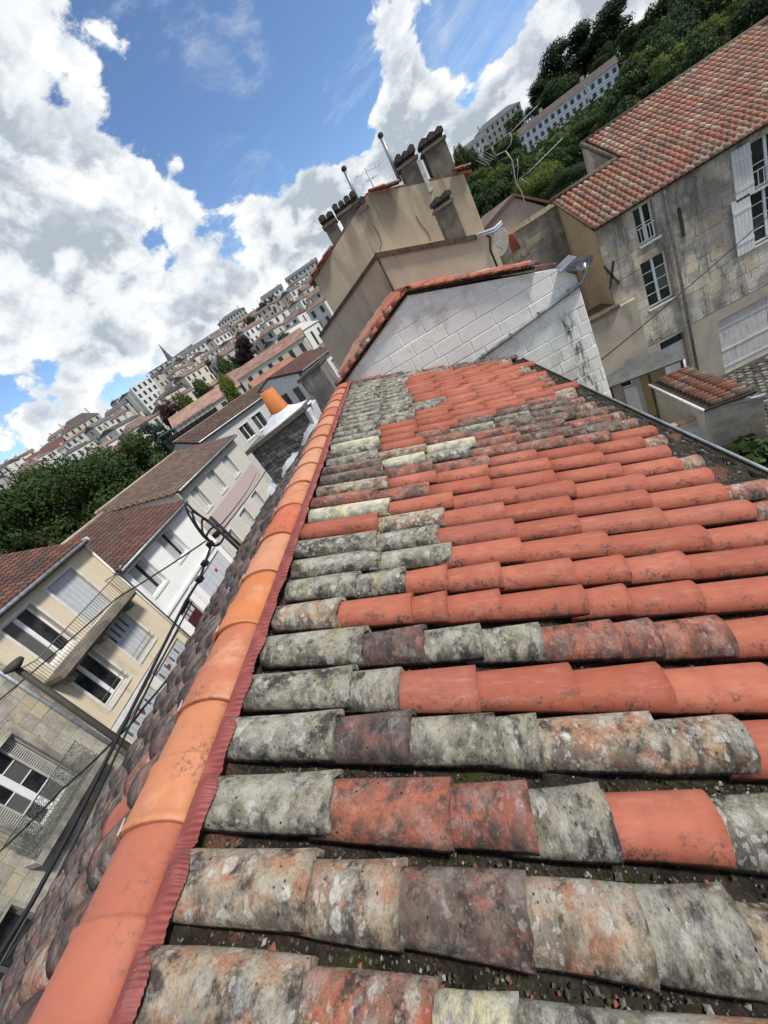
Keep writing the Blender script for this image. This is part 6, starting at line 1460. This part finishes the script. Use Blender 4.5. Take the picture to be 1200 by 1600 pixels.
b0 = at_far((276, 588), 300); town_house('apartment_block', 'tall apartment block with dark stacked balconies below the spire', (b0[0], b0[1], b0[2]-5.5), math.radians(24), 25, 12, 15.5, .8, WALLS[2], ROOFS[3], 5, 7, None, True, False, 'building', False, True)
b1 = at_far((238, 620), 215); town_house('apartment_block', 'plain white apartment slab with rows of small windows', (b1[0], b1[1], b1[2]-5), math.radians(40), 10, 17, 12.5, .0, WALLS[0], ROOFS[0], 4, 4, None, False, False, 'building', False)
b2_ = at_far((138, 676), 250); town_house('manor_house', 'broad manor with steep dark roof on the far left skyline', (b2_[0], b2_[1], b2_[2]-4), math.radians(38), 19, 12, 9, 4.5, WALLS[3], ROOFS[3], 3, 6, None, True, False)
b3_ = at_far((95, 706), 255); town_house('long_terrace', 'long low terrace with maroon roof left of the manor', (b3_[0], b3_[1], b3_[2]-4), math.radians(42), 26, 9, 6.5, 3.2, WALLS[0], simple('town_maroon', (.12, .055, .05), .9, 0, .2, .6), 2, 9)
b4 = at_far((330, 545), 290); town_house('long_terrace', 'long white terrace on the crest right of the spire', (b4[0], b4[1], b4[2]-4), math.radians(21), 34, 10, 9, 2.4, WALLS[0], ROOFS[0], 3, 11)
b5 = at_far((368, 505), 310); town_house('manor_house', 'large grey mansion on the crest above the copper beech', (b5[0], b5[1], b5[2]-4), math.radians(16), 21, 12, 9, 2.5, WALLS[2], ROOFS[0], 4, 9, None, True)
b6 = at_far((432, 470), 300); town_house('long_terrace', 'pale villa between the crest trees', (b6[0], b6[1], b6[2]-3), math.radians(10), 16, 10, 8, 2.4, WALLS[0], ROOFS[0], 3, 5)
b7 = at_far((478, 435), 300); town_house('long_terrace', 'pale terrace on the crest next to the beige house', (b7[0], b7[1], b7[2]-3), math.radians(6), 24, 10, 8, 2.2, WALLS[2], ROOFS[0], 3, 8)
# low roofs between the trees behind the street
def low_hall(name, label, q, r, ang, w, d, h, rh, wm, rm):
    p = far_pt(q, r); return town_house(name, label, (p[0], p[1], p[2]-h-rh*.5), ang, w, d, h, rh, wm, rm, 1, max(2, int(w/3)), None, False, False, 'house', False, False, 8)
low_hall('tiled_hall', 'long orange tiled hall beside the copper beech', (405, 562), 108, math.radians(8), 24, 9, 4.5, 2.2, WALLS[1], ROOFS[2])
low_hall('tiled_hall', 'orange roofed house with pale gable behind the retaining wall', (432, 580), 78, math.radians(30), 9, 9, 4, 1.8, WALLS[1], simple('town_orange', (.27, .125, .085), .9, 0, .2, .6))
low_hall('tiled_hall', 'long pinkish tiled hall with a dark glazed front', (318, 628), 88, math.radians(24), 15, 9, 4, 2.2, WALLS[1], simple('town_pink', (.27, .165, .125), .9, 0, .2, .6))
low_hall('white_shed', 'white panelled shed roofs right of the copper beech', (430, 548), 118, math.radians(4), 14, 8, 5, 1.4, WALLS[0], WALLS[0])
low_hall('white_shed', 'large pale gabled building left of the beige house', (478, 505), 135, math.radians(60), 11, 12, 7, 2.4, WALLS[0], WALLS[2])
# dark metal frame of the glazed front
gp = far_pt((285, 668), 62); gfm = root('glazed_frame', 'dark metal framed glass veranda between the cedar and the yellow green tree', 'veranda', gp+np.array([0, 0, -4])); gf2 = Fac(gp+np.array([0, 0, 0.0])*0-np.array([0, 0, gp[2]]), (math.cos(.45), math.sin(.45), 0))
gdm = simple('veranda_metal', (.03, .035, .035), .5); zz = gp[2]
for i in range(12): gf2.box(MB(), -3.2+.75*i, -3.12+.75*i, zz-3.4, zz+.55, 0, .08).build('post', gdm, gfm)
for v in (-1.2, -.2, .5): gf2.box(MB(), -3.2, 5.2, zz+v, zz+v+.09, .081, .14).build('rail', gdm, gfm)
gf2.box(MB(), -3.2, 5.2, zz-3.4, zz-.2, -2.0, -.10).build('dark_infill', simple('veranda_dark', (.035, .03, .028), .6), gfm); gf2.box(MB(), -3.2, 5.2, zz+.56, zz+.62, -2, .2).build('glass_roof', simple('veranda_glass', (.25, .29, .30), .25), gfm)
# concrete retaining wall with posts behind the bend house
ra, rb = far_pt((392, 640), 60), far_pt((508, 535), 66); rwf = Fac((ra[0], ra[1], 0), np.array([rb[0]-ra[0], rb[1]-ra[1], 0])); LR = math.hypot(rb[0]-ra[0], rb[1]-ra[1])
rt = root('retaining_wall', 'grey concrete retaining wall with regular piers behind the bend house roof', 'wall', (ra[0], ra[1], SZ0)); conc = simple('old_concrete', (.24, .225, .21), .95, 0, .2, .8, (.10, .095, .09), .6)
zt = (ra[2]+rb[2])/2+.9
rwf.box(MB(), 0, LR, SZ0, zt, -.4, 0).build('wall', conc, rt)
for i in range(int(LR/1.6)+1): rwf.box(MB(), i*1.6, i*1.6+.3, SZ0, zt+.35, .0, .2).build('pier', conc, rt)
# long white building and the upper building on the right hill
A_, B_ = far_pt((814, 228), 245), far_pt((968, 116), 245)
zt_ = 245*math.tan(math.radians(5.0)); zb_ = 245*math.tan(math.radians(2.95)); mid_ = (A_+B_)/2; ang = math.atan2(B_[1]-A_[1], B_[0]-A_[0]); Lw2 = np.linalg.norm((B_-A_)[:2])
lwb = root('long_white_building', 'long three storey white building with dark roof on the wooded hillside', 'building', (mid_[0], mid_[1], zb_)); lwf = Fac((A_[0], A_[1], 0), (B_-A_)*np.array([1, 1, 0]))
lwf.box(MB(), 0, Lw2, zb_-6, zt_, -11, 0).build('wall', simple('long_white', (.76, .77, .78), .9, 0, .04, .4), lwb)
P = lwf.p; MB().prism([P(-.4, zt_, .5), P(-.4, zt_+3.0, -5.5), P(-.4, zt_, -11.5)], lwf.U*(Lw2+.8)).build('roof', ROOFS[3], lwb)
lwf.box(MB(), Lw2*.70, Lw2*.70+.5, zt_-8.6, zt_+.6, .0, .25).build('party_wall', WALLS[0], lwb)
fh = (zt_-zb_)/3; nb_ = 15; wtr = simple('grey_trim', (.36, .38, .43), .9)
for i in range(nb_):
    for j in range(3):
        u, v = (i+.5)*Lw2/nb_, zb_+(j+.5)*fh
        wn_ = lwf.box(MB(), u-.48, u+.48, v-fh*.28, v+fh*.28, -.1, .04).build('window', wdark, lwb)
        sb_ = MB(); lwf.box(sb_, u-.95, u-.50, v-fh*.28, v+fh*.28, .0, .06); lwf.box(sb_, u+.50, u+.95, v-fh*.28, v+fh*.28, .0, .06); sb_.build('shutters', wtr, wn_)
for j in (1, 2): lwf.box(MB(), 0, Lw2, zb_+j*fh-.12, zb_+j*fh+.12, .0, .15).build('string_course', wtr, lwb)
for u in (Lw2*.27, Lw2*.70): lwf.box(MB(), u-.7, u+.7, zt_+1.2, zt_+4.2, -6.2, -5.0).build('chimney', WALLS[3], lwb)
u0_, u1_ = far_pt((748, 212), 315), far_pt((806, 165), 315); mu = (u0_+u1_)/2
town_house('hilltop_building', 'large pale stone building on the crest beyond the tallest chimney', (mu[0], mu[1], mu[2]-9), math.atan2(u1_[1]-u0_[1], u1_[0]-u0_[0]), 26, 12, 9.5, 3.0, WALLS[3], ROOFS[0], 3, 9, None, True, False, 'building')
u2_ = far_pt((733, 232), 300); town_house('hilltop_building', 'lower white wing left of the pale crest building', (u2_[0], u2_[1], u2_[2]-6), math.radians(-17), 18, 9, 6.5, 2.4, WALLS[0], ROOFS[0], 2, 6, None, False, True, 'building')
# plant in the courtyard
pb_ = atz((1175, 728), GZ); pl = root('leafy_shrub', 'round dark green shrub growing at the foot of the block wall', 'shrub', pb_)
rs = np.random.default_rng(77); n_ = 420; d = rs.normal(size=(n_, 3)); d[:, 2] = np.abs(d[:, 2]); d /= np.linalg.norm(d, axis=1)[:, None]; Pp = pb_+d*(rs.random((n_, 1))**.4)*np.array([.85, .85, 1.05]); nr = d+rs.normal(0, .4, (n_, 3)); nr /= np.linalg.norm(nr, axis=1)[:, None]; t = np.cross(nr, rs.normal(size=(n_, 3))); t /= np.linalg.norm(t, axis=1)[:, None]; b = np.cross(nr, t); s = (.16+.14*rs.random(n_))[:, None]
V = np.stack([Pp-t*s*.5, Pp+b*s*.45, Pp+t*s*.6, Pp-b*s*.45], 1).reshape(-1, 3); obj('foliage', npmesh('foliage', V, np.arange(n_*4).reshape(-1, 4), leaf_g, False, rs.random(n_)), pl); MB().tube([pb_, pb_+np.array([0, 0, .6])], .04, 6).build('stem', bark, pl)
